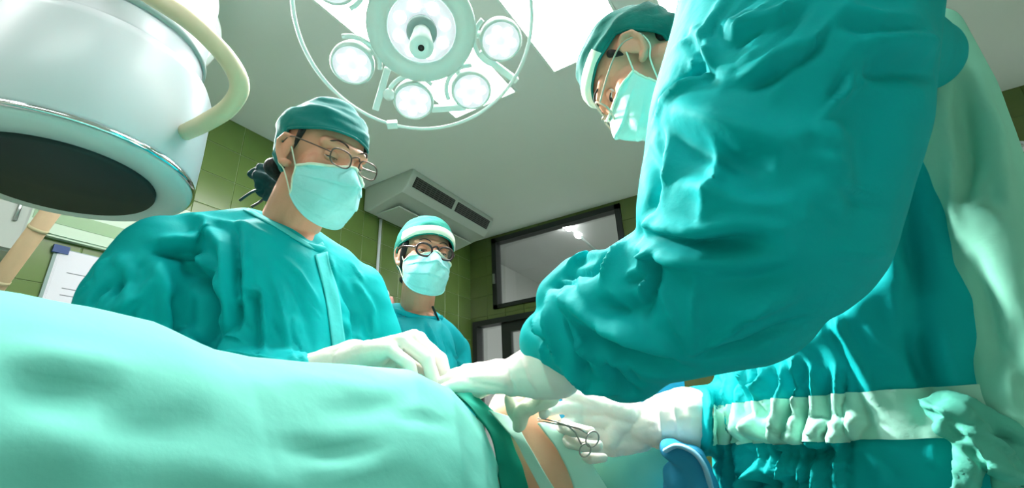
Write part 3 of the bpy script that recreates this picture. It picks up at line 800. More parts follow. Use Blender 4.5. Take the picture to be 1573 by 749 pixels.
def glasses(h, root, mfr, r, lw, lh, shape=2.6, y=.108, z=.0, dy=-.006, gl=GLASS):
    first = None; fr = MB()
    for sx in (-1, 1):
        loop = []
        for q in range(36):
            a = 2 * math.pi * q / 36; c, s = math.cos(a), math.sin(a)
            x = math.copysign(abs(c) ** (2 / shape), c) * lw; zz = math.copysign(abs(s) ** (2 / shape), s) * lh
            loop.append(h(sx * (.0335) + x, y - .10 * (abs(sx * .0335 + x) ** 2) * 5 , z + zz + dy))
        fr.tube(loop, r, 8, closed=True)
        c0 = np.mean(loop, 0); lv = [c0] + loop; lf = [(0, 1 + i, 1 + (i + 1) % 36) for i in range(36)]
        if sx == -1: la = (lv, lf)
        else: lb = (lv, lf)
    fr.tube(spline([h(-.0335 + lw, y - .002, z + .004), h(0, y + .004, z + .009), h(.0335 - lw, y - .002, z + .004)], 5), r, 8)
    g = fr.build('eyeglasses', mfr, root)
    for lv, lf in (la, lb): link('lens', mesh(lv, lf), gl, g)
    for sx in (-1, 1):
        x = .0335 + lw
        MB().tube(spline([h(sx * x, y - 5 * .1 * x * x, z + .004 + dy), h(sx * .079, .05, z + .012), h(sx * .082, -.0, z + .020), h(sx * .081, -.03, z - .005)], 5), r * .9, 8).build('temple', mfr, g)
    return g
def hand_mesh(o, yd, zd, right, curl, thumb=(.6, .3, .3), spread=.10, k=1.0, fore=None, cuff=None, wr=1.):
    """glove: o wrist, yd fingers, zd back of the hand; curl = four (knuckle, mid, tip) angles"""
    y = nz(yd); z = np.array(zd, float); z = nz(z - y * (z @ y)); x = np.cross(y, z)
    s = -1 if right else 1                       # thumb on -x for a right hand
    R = np.stack([x, y, z], 1); q = lambda a, b, c: o + R @ (V3(a * s, b, c) * k)
    mb = MB(); kn = [(.030, .088, .0), (.010, .093, .003), (-.011, .089, .002), (-.030, .080, -.003)]
    kr = [.0125, .0128, .012, .0108]
    for (a, b, c), r in zip(kn, kr): mb.chain([q(a * .62, .0, 0), q(a * .9, .045, .001), q(a, b, c)], [.018 * k, .0165 * k, r * k], 14)
    mb.chain([q(.018, .0, -.002), q(.0, .04, -.004), q(-.018, .05, -.006)], [.016 * k, .017 * k, .015 * k])
    segs = [(.044, .026, .021), (.048, .030, .022), (.044, .028, .022), (.035, .021, .019)]
    fr = [.0098, .0100, .0095, .0083]
    for i in range(4):
        p = V3(*kn[i]); ang = 0; sp = spread * (1.2, .35, -.45, -1.3)[i]
        pts = [p]; rr = [fr[i] * 1.12]
        for j in range(3):
            ang += curl[i][j]
            d = V3(math.sin(sp) * math.cos(ang), math.cos(sp) * math.cos(ang), -math.sin(ang))
            p = p + d * segs[i][j]; pts.append(p); rr.append(fr[i] * (1.0, .92, .80)[j])
        mb.chain([q(*w_) for w_ in pts], [r * k for r in rr], 14)
    a0, b0, c0 = thumb
    p = V3(.022, .022, -.008); d = nz(V3(math.sin(a0), math.cos(a0), -b0)); pts = [p]; rr = [.017]
    for j, l in enumerate((.042, .034, .027)):
        pts.append(pts[-1] + d * l); rr.append((.0125, .0112, .0092)[j])
        d = nz(d + V3(-c0, .15, -.12))
    mb.chain([q(*w_) for w_ in pts], [r * k for r in rr], 14)
    if fore is not None: mb.chain([q(0, .0, 0)] + [np.array(p) for p in fore[0]], [.027 * k] + list(fore[1]), 20)
    me = remesh(mb, .0021, 3)
    a = verts(me); crumple(me, .0009 * wr, (55, 55, 55), seed=3)
    return me
def person_lower(root, x, y, yaw, top=.75, sp=.1):
    R = rot((0, 0, 1), yaw); c = V3(x, y, 0)
    tr = MB()
    for sx in (-1, 1):
        tr.chain([c + R @ V3(sx * sp, 0, top), c + R @ V3(sx * sp, .01, .45), c + R @ V3(sx * sp, 0, .1)], [.095, .075, .065])
    link('trousers', remesh(tr, .014, 3), TEAL_CAP, root)
    for sx in (-1, 1):
        s = MB().chain([c + R @ V3(sx * sp, -.05, .045), c + R @ V3(sx * sp, .05, .04), c + R @ V3(sx * sp, .15, .032)], [.045, .043, .032])
        link('shoe', remesh(s, .008, 2), SHOE, root)

# ================= left surgeon
H1 = P(494, 250, 1.0); R1 = frame_toward(H1, math.radians(36), math.radians(20), math.radians(4))
h1 = Head(H1, R1, .98)
nb1 = P(440, 372, 1.02)
root = thing('person', 'person in teal gown, dark teal cap and mint mask with wire glasses, on the left', 'person', (nb1[0], nb1[1], 0))
sr, sl = P(262, 405, .94), P(548, 450, 1.10)
hm = head_mesh(h1, ([h1(0, -.02, -.05), nb1 + V3(0, 0, .03), nb1 - V3(0, 0, .06)], [.058, .060, .075]))
bp = [hm]
eye_set(h1, root, bp, lid=.58, gaze=(.1, -.55))
el_r, wr_r = P(200, 545, .85), P(500, 580, .84)
el_l, wr_l = P(585, 580, 1.1), P(600, 565, .93)
torso1 = MB().chain([nb1 - V3(0, 0, .08), V3(nb1[0] - .02, nb1[1], 1.15), V3(nb1[0] - .04, nb1[1], .9)], [.06, .07, .07]).chain([sr, nb1 - V3(0, 0, .10), sl], [.035, .045, .035])
torso1.chain([sr, el_r, wr_r], [.035, .03, .022]).chain([sl, el_l, wr_l], [.035, .03, .022])
bp.append(remesh(torso1, .012, 2))
link('body', join_mesh(bp), SKIN, root)
g = MB()
g.chain([P(300, 372, .96), P(375, 372, 1.0), P(440, 392, 1.03), P(505, 420, 1.08), P(540, 445, 1.1)], [.062, .072, .08, .068, .06], 24)
g.chain([P(255, 400, .93), P(218, 470, .89), P(185, 560, .85)], [.088, .098, .092], 24)
g.chain([P(185, 560, .85), P(330, 590, .84), P(455, 585, .83)], [.09, .075, .05], 24)
g.chain([P(545, 450, 1.1), P(572, 530, 1.1), P(585, 590, 1.08)], [.07, .07, .07], 24)
g.chain([P(585, 590, 1.08), P(590, 580, .98)], [.07, .05], 24)
g.chain([P(400, 430, .99), P(420, 560, .98), P(420, 800, 1.05), V3(nb1[0] - .08, nb1[1] - .02, .5)], [.13, .15, .15, .15], 28)
g.chain([P(475, 440, 1.06), P(490, 560, 1.04), P(490, 780, 1.1)], [.10, .125, .15], 28)
gm = remesh(g, .0055, 8)
folds(gm, [
    ([(330, 395), (322, 440), (318, 500), (330, 545)], .013, -.020), ([(300, 330), (345, 380), (355, 470), (352, 530)], .012, .012),
    ([(232, 382), (270, 388), (310, 390)], .010, -.016), ([(240, 372), (290, 372), (330, 350)], .012, .010),
    ([(285, 400), (310, 440), (330, 475)], .010, -.018), ([(300, 385), (330, 420), (345, 460)], .008, .010),
    ([(240, 400), (255, 470), (275, 530)], .014, .012), ([(258, 450), (270, 500), (280, 540)], .009, -.014),
    ([(180, 390), (200, 420), (190, 470)], .012, .007), ([(150, 450), (200, 430), (220, 400)], .012, -.007), ([(170, 480), (215, 460), (235, 430)], .01, .007),
    ([(362, 345), (366, 420), (362, 500)], .006, -.011, 'x'), ([(372, 345), (377, 420), (372, 500)], .007, .007),
    ([(375, 445), (398, 452), (402, 500), (402, 540)], .006, .010, 's'), ([(340, 520), (360, 500), (370, 460)], .009, -.012),
    ([(410, 400), (430, 470), (448, 548)], .006, .005, 'x'), ([(440, 410), (470, 480), (480, 545)], .008, -.004),
    ([(520, 430), (545, 480), (548, 540)], .010, -.008), ([(545, 430), (570, 480), (575, 520)], .008, .006),
    ([(300, 335), (380, 350), (420, 370)], .010, .005), ([(430, 395), (460, 420), (490, 470)], .007, .004),
    ([(270, 545), (340, 548), (430, 555)], .006, .008), ([(330, 535), (350, 515), (380, 530)], .007, .007, 'x'),
] + rand_strokes((380, 430, 480, 550), 14, 1.2, 50, .004, .0025, 3) + rand_strokes((130, 400, 260, 520), 8, 2.2, 60, .008, .004, 4) + rand_strokes((500, 410, 570, 520), 10, 1.1, 50, .005, .003, 5), 2.3)
crumple(gm, .0018, (18, 18, 30), seed=1)
gown1 = link('surgical_gown', gm, TEAL, root)
laid_strip(gm, [(492, 388), (508, 450), (516, 500), (524, 566)], 11, .003, 'placket', PLACK, gown1)
def collar(root_, c, rx, ry, R, r, m, parent, n=48, dip=.0):
    pts = [np.array(c) + R @ V3(rx * math.cos(q), ry * math.sin(q), -dip * max(0, math.sin(q)) ** 2) for q in np.linspace(0, 2 * math.pi, n, endpoint=False)]
    MB().tube(pts, r, 8, closed=True, flat=1.8).build('collar', m, parent)
fx = nz(sl - sr); Rt = np.stack([fx * -1, np.cross(UPZ, -fx), UPZ], 1)
collar(root, nb1 + V3(0, 0, .0), .088, .075, R1 @ rot((1, 0, 0), .25), .005, TEAL, gown1, dip=.02)
laid_strip(gm, [(366, 316), (395, 331), (430, 350), (460, 369), (482, 380), (496, 374)], 3.5, .0025, 'collar_seam', PLACK, gown1, nw=4)
cp1 = cap(h1, root, hem_std(.052, .040, -.075, 2.2), TEAL_CAP, 3, wr=.008)
face_mask(h1, root, skin=hm, shift=-.005)
glasses(h1, root, WIRE, .0014, .0235, .0165, 2.8, y=.112, z=.003)
hr = MB()
for sx in (-1, 1): link('sideburn', remesh(MB().chain([h1(sx * .071, .02, .04), h1(sx * .0735, .014, .018), h1(sx * .073, .012, .0)], [.008, .005, .002]), .003, 2), HAIR, root)
hr.chain([h1(-.05, -.085, -.03), h1(0, -.1, -.04), h1(.05, -.085, -.03)], [.02, .022, .02])
link('hair', remesh(hr, .004, 2), HAIR, root)
kb = MB(); rs = random.Random(5); kc = P(406, 276, 1.08)
for _ in range(16): kb.sphere(kc + V3(rs.uniform(-.02, .02), rs.uniform(-.02, .02), rs.uniform(-.035, .03)), V3(rs.uniform(.010, .02), rs.uniform(.008, .02), rs.uniform(.012, .022)), rot((rs.random(), rs.random(), rs.random()), rs.random() * 3))
km = remesh(kb, .003, 2); crumple(km, .004, (70, 70, 70), seed=2)
link('cap_knot', km, mat('knot_dark_teal', srgb(4, 52, 54), .8, bump=.4, bscale=60), cp1)
MB().tube(spline([P(400, 290, 1.07), P(385, 296, 1.07), P(368, 308, 1.07)], 5), .003, 8).build('cap_tie', BLACK, cp1)
MB().tube(spline([P(410, 298, 1.07), P(402, 308, 1.07), P(386, 318, 1.06)], 5), .003, 8).build('cap_tie', BLACK, cp1)
# his gloved hands
gl1 = hand_mesh(P(545, 550, .83), P(645, 520, .79) - P(545, 550, .83), V3(.15, -.25, 1.), True, [(.95, .7, .4), (.85, .7, .4), (.8, .7, .4), (.8, .7, .3)], (.5, .55, .3), .06, 1.22, ([P(480, 572, .84), P(430, 585, .85)], [.034, .038]))
link('glove', gl1, LATEX, root)
gl2 = hand_mesh(P(600, 552, .93), P(665, 556, .82) - P(600, 552, .93), V3(-.1, -.1, 1.), False, [(.4, .4, .2), (.4, .5, .3), (.5, .5, .3), (.5, .5, .3)], (.4, .4, .3), .05, 1.0, ([P(588, 566, 1.0)], [.036]))
link('glove', gl2, LATEX, root)
person_lower(root, nb1[0] - .08, nb1[1] - .02, -math.pi / 2 + .3)

# ================= nurse behind
H2 = P(652, 398, 1.42); R2 = frame_toward(H2, math.radians(17), math.radians(4), math.radians(-4))
h2 = Head(H2, R2, .93)
nb2 = P(640, 482, 1.48)
root = thing('person', 'person in brown round glasses and cap with white band, standing behind the operation', 'person', (nb2[0], nb2[1], 0))
hm = head_mesh(h2, ([h2(0, -.02, -.05), nb2 + V3(0, 0, .02), nb2 - V3(0, 0, .05)], [.050, .052, .06]))
bp = [hm]
eye_set(h2, root, bp, lid=.42, gaze=(.0, -.25))
tb = MB().chain([nb2 - V3(0, 0, .06), nb2 - V3(0, 0, .3), nb2 - V3(0, 0, .6)], [.08, .11, .12])
bp.append(remesh(tb, .012, 2)); link('body', join_mesh(bp), SKIN, root)
sR2, sL2 = P(560, 530, 1.45), P(698, 538, 1.58)
g = MB().chain([P(575, 505, 1.46), P(612, 494, 1.47), P(645, 500, 1.49), P(675, 515, 1.52), P(692, 530, 1.55)], [.062, .06, .065, .055, .05], 24)
g.chain([sR2, sR2 - V3(.02, 0, .28)], [.065, .06]).chain([sL2, sL2 - V3(-.02, 0, .28)], [.055, .055])
g.chain([nb2 - V3(.0, 0, .12), nb2 - V3(0, 0, .4), V3(nb2[0] - .04, nb2[1] + .05, .5)], [.12, .15, .15], 28)
gm = remesh(g, .006, 8)
folds(gm, [([(600, 500), (625, 540), (640, 590)], .012, -.010), ([(640, 505), (650, 540), (640, 590)], .012, .010), ([(680, 510), (690, 540), (690, 560)], .009, -.010), ([(585, 490), (600, 530), (600, 560)], .012, .010), ([(660, 505), (672, 540)], .008, .007)]
      + rand_strokes((580, 480, 710, 560), 12, 1.3, 40, .007, .005, 8), 1.5)
crumple(gm, .002, (16, 16, 26), seed=4)
gown2 = link('surgical_gown', gm, TEAL_FAR, root)
collar(root, nb2 + V3(0, 0, -.005), .078, .068, R2 @ rot((1, 0, 0), .15), .0045, TEAL_FAR, gown2, dip=.03)
cap(h2, root, hem_std(.050, .026, -.11, 2.6), mat('cap_green', srgb(0, 128, 112), .8, noise=.1, nscale=20, bump=.4, bscale=60, spec=.2), 9, puff=(.016, .030, .022), wr=.003, band=(WHITE_CLOTH, .83, 1., 1.25, .002))
face_mask(h2, root, skin=hm, seed=2.)
glasses(h2, root, TORT, .003, .0235, .0195, 2.3, y=.108, z=.0)
hr = MB()
for sx in (-1, 1): link('sideburn', remesh(MB().chain([h2(sx * .070, .03, .03), h2(sx * .074, .016, .0), h2(sx * .073, .010, -.04)], [.010, .009, .004]), .003, 2), HAIR, root)
hr.chain([h2(-.045, -.06, -.06), h2(0, -.085, -.07), h2(.045, -.06, -.06)], [.012, .014, .012])
link('hair', remesh(hr, .004, 2), HAIR, root)
MB().sphere(h2(-.082, .004, -.042), .004).build('earring', METAL, root)
# black strap of a badge at the neckline
MB().tube(spline([P(664, 470, 1.44), P(672, 488, 1.44), P(676, 500, 1.46)], 5), .006, 8, flat=.4).build('lanyard', BLACK, root)
person_lower(root, nb2[0] - .04, nb2[1] + .05, math.radians(200))

# ================= right surgeon, large in the foreground
H3 = P(984, 112, .87); R3 = frame_toward(H3, math.radians(-99), math.radians(45), math.radians(-4))
h3 = Head(H3, R3, .92)
nb3 = P(1120, 60, .84)
w0 = V3(.16, .66, 0)
root = thing('person', 'person in creased teal gown leaning in from the right, large in the foreground, holding forceps', 'person', (w0[0], w0[1], 0))
hm = head_mesh(h3, ([h3(0, -.02, -.05), h3(0, -.05, -.12), nb3], [.058, .062, .07]))
bp = [hm]
eye_set(h3, root, bp, lid=.5, gaze=(0, -.4))
tb = MB().chain([nb3, P(1240, 200, .8), P(1340, 560, .78), P(1345, 900, .8)], [.08, .11, .13, .13])
tb.chain([P(1225, 90, .56), P(1120, 430, .53), P(830, 545, .69)], [.06, .045, .03])
tb.chain([P(1240, 400, .86), P(1200, 690, .86), P(1010, 650, .79)], [.04, .03, .02])
bp.append(remesh(tb, .012, 2)); link('body', join_mesh(bp), SKIN, root)
arm = MB()
arm.chain([P(1240, -90, .58), P(1215, 60, .55), P(1188, 190, .52), P(1160, 330, .505)], [.138, .132, .132, .122], 28)
arm.chain([P(1270, 85, .60), P(1418, 88, .66)], [.10, .048], 24)
arm.chain([P(1160, 330, .505), P(1120, 425, .525), P(1010, 470, .575), P(920, 500, .63), P(850, 525, .68)], [.120, .098, .090, .076, .050], 28)
arm.chain([P(1010, 470, .575), P(960, 545, .62)], [.085, .06], 24)
arm.chain([P(890, 430, .66), P(865, 460, .67)], [.035, .04], 20)
am = remesh(arm, .0042, 8)
folds(am, [
    # shoulder and upper arm
    ([(1030, 165), (1085, 185), (1140, 208), (1195, 222), (1250, 215)], .014, .010), ([(1000, 200), (1060, 225), (1130, 240), (1200, 245)], .016, -.010),
    ([(1060, 48), (1080, 75), (1082, 100), (1050, 125), (1020, 150), (1002, 180)], .007, .009, 's'), ([(1040, 110), (1070, 108), (1095, 120)], .008, -.008),
    ([(1100, 40), (1130, 60), (1180, 40), (1230, 10)], .008, .006, 's'), ([(1130, 100), (1180, 90), (1230, 60)], .010, .005), ([(1120, 130), (1190, 110), (1260, 60)], .007, .005, 's'), ([(1110, 70), (1150, 40), (1190, 0)], .006, .006, 'x'), ([(1140, 80), (1190, 40), (1220, 0)], .006, .005, 'x'),
    ([(1390, 90), (1340, 170), (1320, 300), (1290, 400)], .030, -.006), ([(1320, 60), (1400, 60), (1465, 70)], .009, .008), ([(1330, 100), (1400, 100), (1440, 110)], .010, -.008), ([(1290, 20), (1350, 40), (1420, 40)], .01, .006, 's'),
    ([(1260, 180), (1290, 260), (1280, 340)], .02, .006), ([(1230, 300), (1150, 300), (1060, 270)], .010, .005, 's'), ([(1250, 340), (1180, 350), (1090, 330)], .009, .004, 'x'),
    ([(1010, 200), (1020, 260), (1000, 320), (985, 350)], .009, .008, 's'), ([(1090, 200), (1100, 270), (1080, 340)], .006, .007, 'x'),
    ([(990, 230), (1010, 290), (1000, 340)], .010, -.008),
    # elbow
    ([(965, 352), (1010, 368), (1060, 378), (1120, 375), (1180, 368)], .009, -.016), ([(960, 340), (1010, 352), (1070, 360), (1130, 355)], .008, .008), ([(975, 378), (1030, 395), (1090, 398)], .008, .007),
    ([(960, 430), (990, 420), (1010, 385)], .006, .008, 's'), ([(925, 430), (945, 400), (965, 370)], .006, .009, 'x'), ([(905, 425), (930, 395), (950, 365)], .006, -.008), ([(985, 475), (1000, 430), (1005, 385)], .006, .010, 's'),
    ([(850, 445), (885, 470), (930, 500), (985, 520), (1040, 545)], .011, .012), ([(880, 500), (930, 535), (985, 560), (1045, 570)], .013, -.016), ([(905, 470), (960, 480), (1000, 470)], .012, -.012),
    ([(1065, 548), (1040, 500), (1010, 440)], .005, .005, 'x'), ([(1065, 548), (1068, 480), (1070, 410)], .006, .005, 'x'), ([(1065, 548), (1120, 510), (1190, 440)], .005, .005, 'x'), ([(1065, 548), (1150, 530), (1230, 490)], .006, -.006),
    ([(1090, 430), (1150, 440), (1220, 420)], .012, -.006), ([(1110, 480), (1160, 470), (1230, 440)], .012, .006),
    # cuff
    ([(868, 445), (878, 500), (900, 560)], .006, .010, 's'), ([(845, 450), (850, 500), (858, 560)], .005, .010, 'x'), ([(860, 560), (905, 590), (960, 600)], .009, .008), ([(825, 480), (835, 520), (835, 560)], .005, .007, 'x'),
    ([(930, 560), (950, 590), (980, 610)], .008, -.010), ([(890, 540), (900, 580), (905, 610)], .007, -.008), ([(870, 410), (900, 400), (930, 390)], .006, .009), ([(860, 425), (890, 420), (920, 415)], .005, -.008), ([(845, 440), (870, 432), (885, 440)], .005, -.009),
] + rand_strokes((1050, 0, 1300, 160), 14, 2.4, 110, .005, .003, 11) + rand_strokes((820, 430, 980, 600), 16, 1.0, 60, .006, .005, 12) + rand_strokes((1050, 200, 1330, 420), 12, .2, 90, .008, .003, 13), 1.85)
crumple(am, .0014, (14, 14, 14), seed=6)
link('gown_sleeve', am, TEAL, root)
tor = MB()
tor.chain([P(1180, -40, .80), P(1290, 110, .82), P(1345, 330, .80), P(1345, 520, .775), P(1350, 660, .77), P(1360, 1000, .80), V3(w0[0], w0[1], .45)], [.09, .115, .165, .215, .25, .26, .22], 36)
tor.chain([P(1250, 380, .86), P(1190, 620, .88), P(1110, 645, .84), P(1075, 645, .80)], [.09, .075, .062, .055], 24)
tm = remesh(tor, .0046, 8)
rs = random.Random(41); pleats = []
for k in range(17):                                     # the gathered cloth beneath the arm
    x = 1072 + k * 14 + rs.uniform(-4, 4); y = 560
    while y < 745:
        l = rs.uniform(40, 95); dx = rs.uniform(-4, 10)
        pleats.append(([(x, y), (x + dx * .3 + rs.uniform(-5, 5), y + l * .5), (x - dx, y + l)], rs.uniform(.0045, .0065), rs.uniform(.007, .013) * (1 if k % 2 else -1), rs.choice(('x', 'r', 'x'))))
        y += l * .8; x += rs.uniform(-3, 3)
folds(tm, [
    ([(1265, 450), (1290, 520), (1320, 580), (1345, 640)], .008, .008, 's'), ([(1390, 240), (1400, 340), (1410, 480), (1420, 600)], .016, -.020), ([(1350, 330), (1400, 450), (1430, 600)], .02, .012),
    ([(1240, 480), (1300, 430), (1360, 360)], .02, -.012), ([(1200, 540), (1290, 500), (1350, 440)], .012, .006),
    ([(1180, 670), (1260, 690), (1310, 670), (1330, 630)], .008, .012, 's'), ([(1080, 600), (1090, 660), (1110, 740)], .006, .016, 'x'), ([(1180, 690), (1250, 700), (1290, 720)], .01, -.012),
    ([(1400, 500), (1430, 580), (1460, 640)], .015, -.014), ([(1330, 690), (1350, 720), (1350, 748)], .006, .008, 'x'),
] + pleats + rand_strokes((1065, 560, 1270, 749), 30, 1.35, 80, .0055, .008, 21, .3) + rand_strokes((1150, 640, 1300, 749), 18, .2, 80, .007, .008, 22, .4) + rand_strokes((1200, 450, 1450, 700), 14, 1.2, 120, .012, .006, 23), 1.5)
crumple(tm, .002, (16, 16, 22), seed=7)
gown3 = link('surgical_gown', tm, TEAL, root)
bmw = bmesh.new(); bmw.from_mesh(tm)
colr, colu = ray(1094, 0), ray(1094, 749)
pn = np.cross(colr, colu); pn = pn if pn @ ray(1500, 400) > 0 else -pn
for co_, no_ in ((V3(0, 0, HC - .018), V3(0, 0, 1)), (V3(0, 0, HC + .038), V3(0, 0, 1)), (V3(0, 0, HC), pn)):
    bmesh.ops.bisect_plane(bmw, geom=bmw.verts[:] + bmw.edges[:] + bmw.faces[:], plane_co=co_, plane_no=no_)
bmw.normal_update()
kill = []
for f_ in bmw.faces:
    c_ = np.array(f_.calc_center_median())
    if not (HC - .018 < c_[2] < HC + .038 and (c_ - V3(0, 0, HC)) @ pn > 0): kill.append(f_)
bmesh.ops.delete(bmw, geom=kill, context='FACES')
bmw.normal_update()
for v_ in bmw.verts: v_.co = v_.co + v_.normal * .0028
wbm = bpy.data.meshes.new('m'); bmw.to_mesh(wbm); bmw.free(); smooth(wbm)
link('waist_band', wbm, mat('band_teal', srgb(166, 222, 204), .65, noise=.1, nscale=20, bump=.3, bscale=50, spec=.3), gown3)
bvt = BVHTree.FromPolygons([tuple(x) for x in verts(tm)], [tuple(p.vertices) for p in tm.polygons])
def Q(px, py, d, off=.01):                              # a point just outside the torso, or at depth d where the torso is missed
    h_ = bvt.ray_cast(Vector((0, 0, HC)), Vector(ray(px, py)).normalized())
    if h_[0] is None: return P(px, py, d)
    dd = float((np.array(h_[0]) - V3(0, 0, HC)) @ -MCAM[:, 2])
    return P(px, py, min(d + .1, dd - off))
# pale back panel of the gown, its piping and its ties
bk = MB().chain([Q(1435, 50, .74), Q(1468, 150, .70, .0), Q(1502, 280, .66, -.008), Q(1530, 420, .62, -.008), Q(1556, 560, .60, -.012), Q(1580, 680, .60, -.02), Q(1600, 800, .60, -.02)], [.035, .045, .05, .052, .055, .055, .06], 24)
bk.chain([Q(1432, 110, .72, .0), Q(1430, 190, .70, -.012), Q(1445, 270, .68, -.015), Q(1462, 360, .66, -.012)], [.034, .036, .028, .012], 20)
bkm = remesh(bk, .005, 6)
folds(bkm, [([(1470, 310), (1510, 325), (1545, 340)], .005, .009, 'x'), ([(1480, 150), (1490, 250), (1475, 330)], .010, -.012), ([(1500, 110), (1530, 220), (1550, 340)], .010, .008), ([(1460, 200), (1465, 280), (1470, 360)], .008, .008), ([(1490, 380), (1520, 480), (1530, 580)], .012, -.010)] + rand_strokes((1440, 80, 1570, 600), 14, 1.4, 90, .009, .005, 31), 1.3)
link('back_panel', bkm, TEAL_PALE, root)
MB().tube(spline([P(1485, 95, .69), P(1520, 160, .67), P(1545, 240, .65), P(1560, 330, .63), P(1572, 420, .62), P(1585, 520, .61)], 6), .0035, 8).build('piping', WHITE_CLOTH, root)
tie = MB()
for k, pts in enumerate(([(1425, 632), (1455, 622), (1490, 632), (1530, 655), (1590, 690)], [(1440, 640), (1480, 662), (1520, 692), (1590, 730)], [(1470, 640), (1490, 690), (1480, 770)], [(1500, 650), (1535, 700), (1550, 770)])):
    tie.tube(spline([Q(px_, py_, .5, .012 + .004 * k) for px_, py_ in pts], 8), .018 if k < 2 else .013, 10, flat=.4, up=(.3, -.9, .2))
tie.sphere(Q(1468, 636, .5, .016), (.020, .018, .016))
ti = remesh(tie, .0032, 2); crumple(ti, .003, (40, 40, 40), seed=9); folds(ti, rand_strokes((1440, 625, 1573, 749), 26, .5, 70, .005, .007, 33, .5))
link('gown_tie', ti, mat('tie_teal', srgb(84, 178, 158), .8, noise=.1, nscale=20, bump=.4, bscale=50), root)
cp3 = cap(h3, root, hem_std(.050, .044, -.07), mat('cap_print', srgb(20, 110, 100), .8, noise=.5, nscale=26, bump=.4, bscale=60, spec=.2), 15, wr=.006, band=(WHITE_CLOTH, .84, 1., 1.2, .003))
face_mask(h3, root, mat('mask_pale', srgb(180, 226, 216), .85, noise=.05, nscale=60, bump=.25, bscale=160), skin=hm)
glasses(h3, root, mat('goggle_clear', srgb(190, 170, 150), .2), .0018, .026, .019, 2.8, y=.110, z=.0)
hr = MB()
for sx in (-1, 1): link('sideburn', remesh(MB().chain([h3(sx * .071, .02, .035), h3(sx * .074, .012, .01)], [.008, .004]), .003, 2), HAIR, root)
hr.chain([h3(-.05, -.06, -.02), h3(0, -.085, -.04), h3(.05, -.06, -.02)], [.015, .016, .015])
link('hair', remesh(hr, .004, 2), HAIR, root)
# left hand, reaching across
gl = hand_mesh(P(790, 578, .70), P(680, 577, .775) - P(790, 578, .70), V3(.12, -.35, .9), False, [(.22, .3, .2), (.22, .3, .2), (.25, .3, .2), (.28, .3, .2)], (.5, .3, .2), .03, 1.05, ([P(830, 568, .68), P(850, 560, .675)], [.040, .047]))
folds(gl, [([(800, 545), (812, 580), (830, 610)], .003, .003, 'x'), ([(825, 530), (838, 570), (850, 605)], .003, .004, 'x'), ([(780, 560), (790, 590), (800, 612)], .004, .002, 's'), ([(700, 575), (740, 590), (790, 600)], .004, -.002)])
link('glove', gl, LATEX, root)
# right hand with the forceps: palm to the camera, thumb on top
y3 = P(915, 655, .80) - P(990, 655, .80)
gr_o = P(985, 655, .80)
gr = hand_mesh(gr_o, y3, -nz(V3(0, 0, HC) - gr_o) + V3(0, 0, .25), True, [(.45, .45, .35), (.9, 1.2, .7), (.95, 1.3, .8), (1.0, 1.3, .8)], (.25, -.15, -.1), .04, 1.1, ([P(1020, 648, .795), P(1055, 642, .79)], [.044, .050]), wr=1.3)
folds(gr, [([(1010, 605), (1015, 650), (1020, 700)], .003, .003, 'x'), ([(1030, 600), (1040, 650), (1045, 690)], .003, .003, 'x')])
link('glove', gr, LATEX, root)
person_lower(root, w0[0], w0[1], math.pi / 2, .7)

# forceps held in the right hand
f0 = P(826, 642, .745); hg = P(872, 653, .722); l1 = P(903, 666, .714); l2 = P(908, 690, .745)
t = thing('forceps', 'thin steel forceps held in the gloved hand at lower right', 'forceps', f0)
MB().tube([f0, P(850, 646, .732), hg, P(890, 658, .716), l1], [.0007, .0011, .0015, .0013, .0012], 8).build('arm', STEEL, t)
MB().tube([f0 + V3(0, 0, -.003), P(850, 650, .732), hg, P(884, 664, .716), P(893, 682, .714)], [.0007, .0011, .0015, .0013, .0012], 8).build('arm', STEEL, t)
def loop(c, rx, ry, tilt=.4):
    ex, ey = V3(*MCAM[:, 0]), V3(*MCAM[:, 1])
    return [c + ex * (rx * math.cos(q) * math.cos(tilt) - ry * math.sin(q) * math.sin(tilt)) + ey * -(rx * math.cos(q) * math.sin(tilt) + ry * math.sin(q) * math.cos(tilt)) for q in np.linspace(0, 2 * math.pi, 24, endpoint=False)]
MB().tube(loop(P(910, 674, .712), .009, .012), .0012, 8, closed=True).build('finger_loop', STEEL, t)
MB().tube(loop(P(899, 691, .712), .008, .010), .0012, 8, closed=True).build('finger_loop', STEEL, t)
MB().sphere(hg, .0022).build('pivot', STEEL, t)

# ---------------------------------------------------------------- patient, drapes, table
t = thing('operating_table', 'operating table hidden beneath the drapes', 'table', (-.47, .5, 0))
MB().box((-.66, -.75, .72), (-.28, 1.2, .78)).build('tabletop', mat('table_pad', srgb(40, 46, 48), .6), t, sm=False, bevel=.02)
MB().box((-.56, .05, .1), (-.38, .45, .74)).build('column', METAL, t, sm=False, bevel=.01)
MB().box((-.7, -.25, 0), (-.25, .85, .1)).build('base', ENAMEL_G, t, sm=False, bevel=.02)
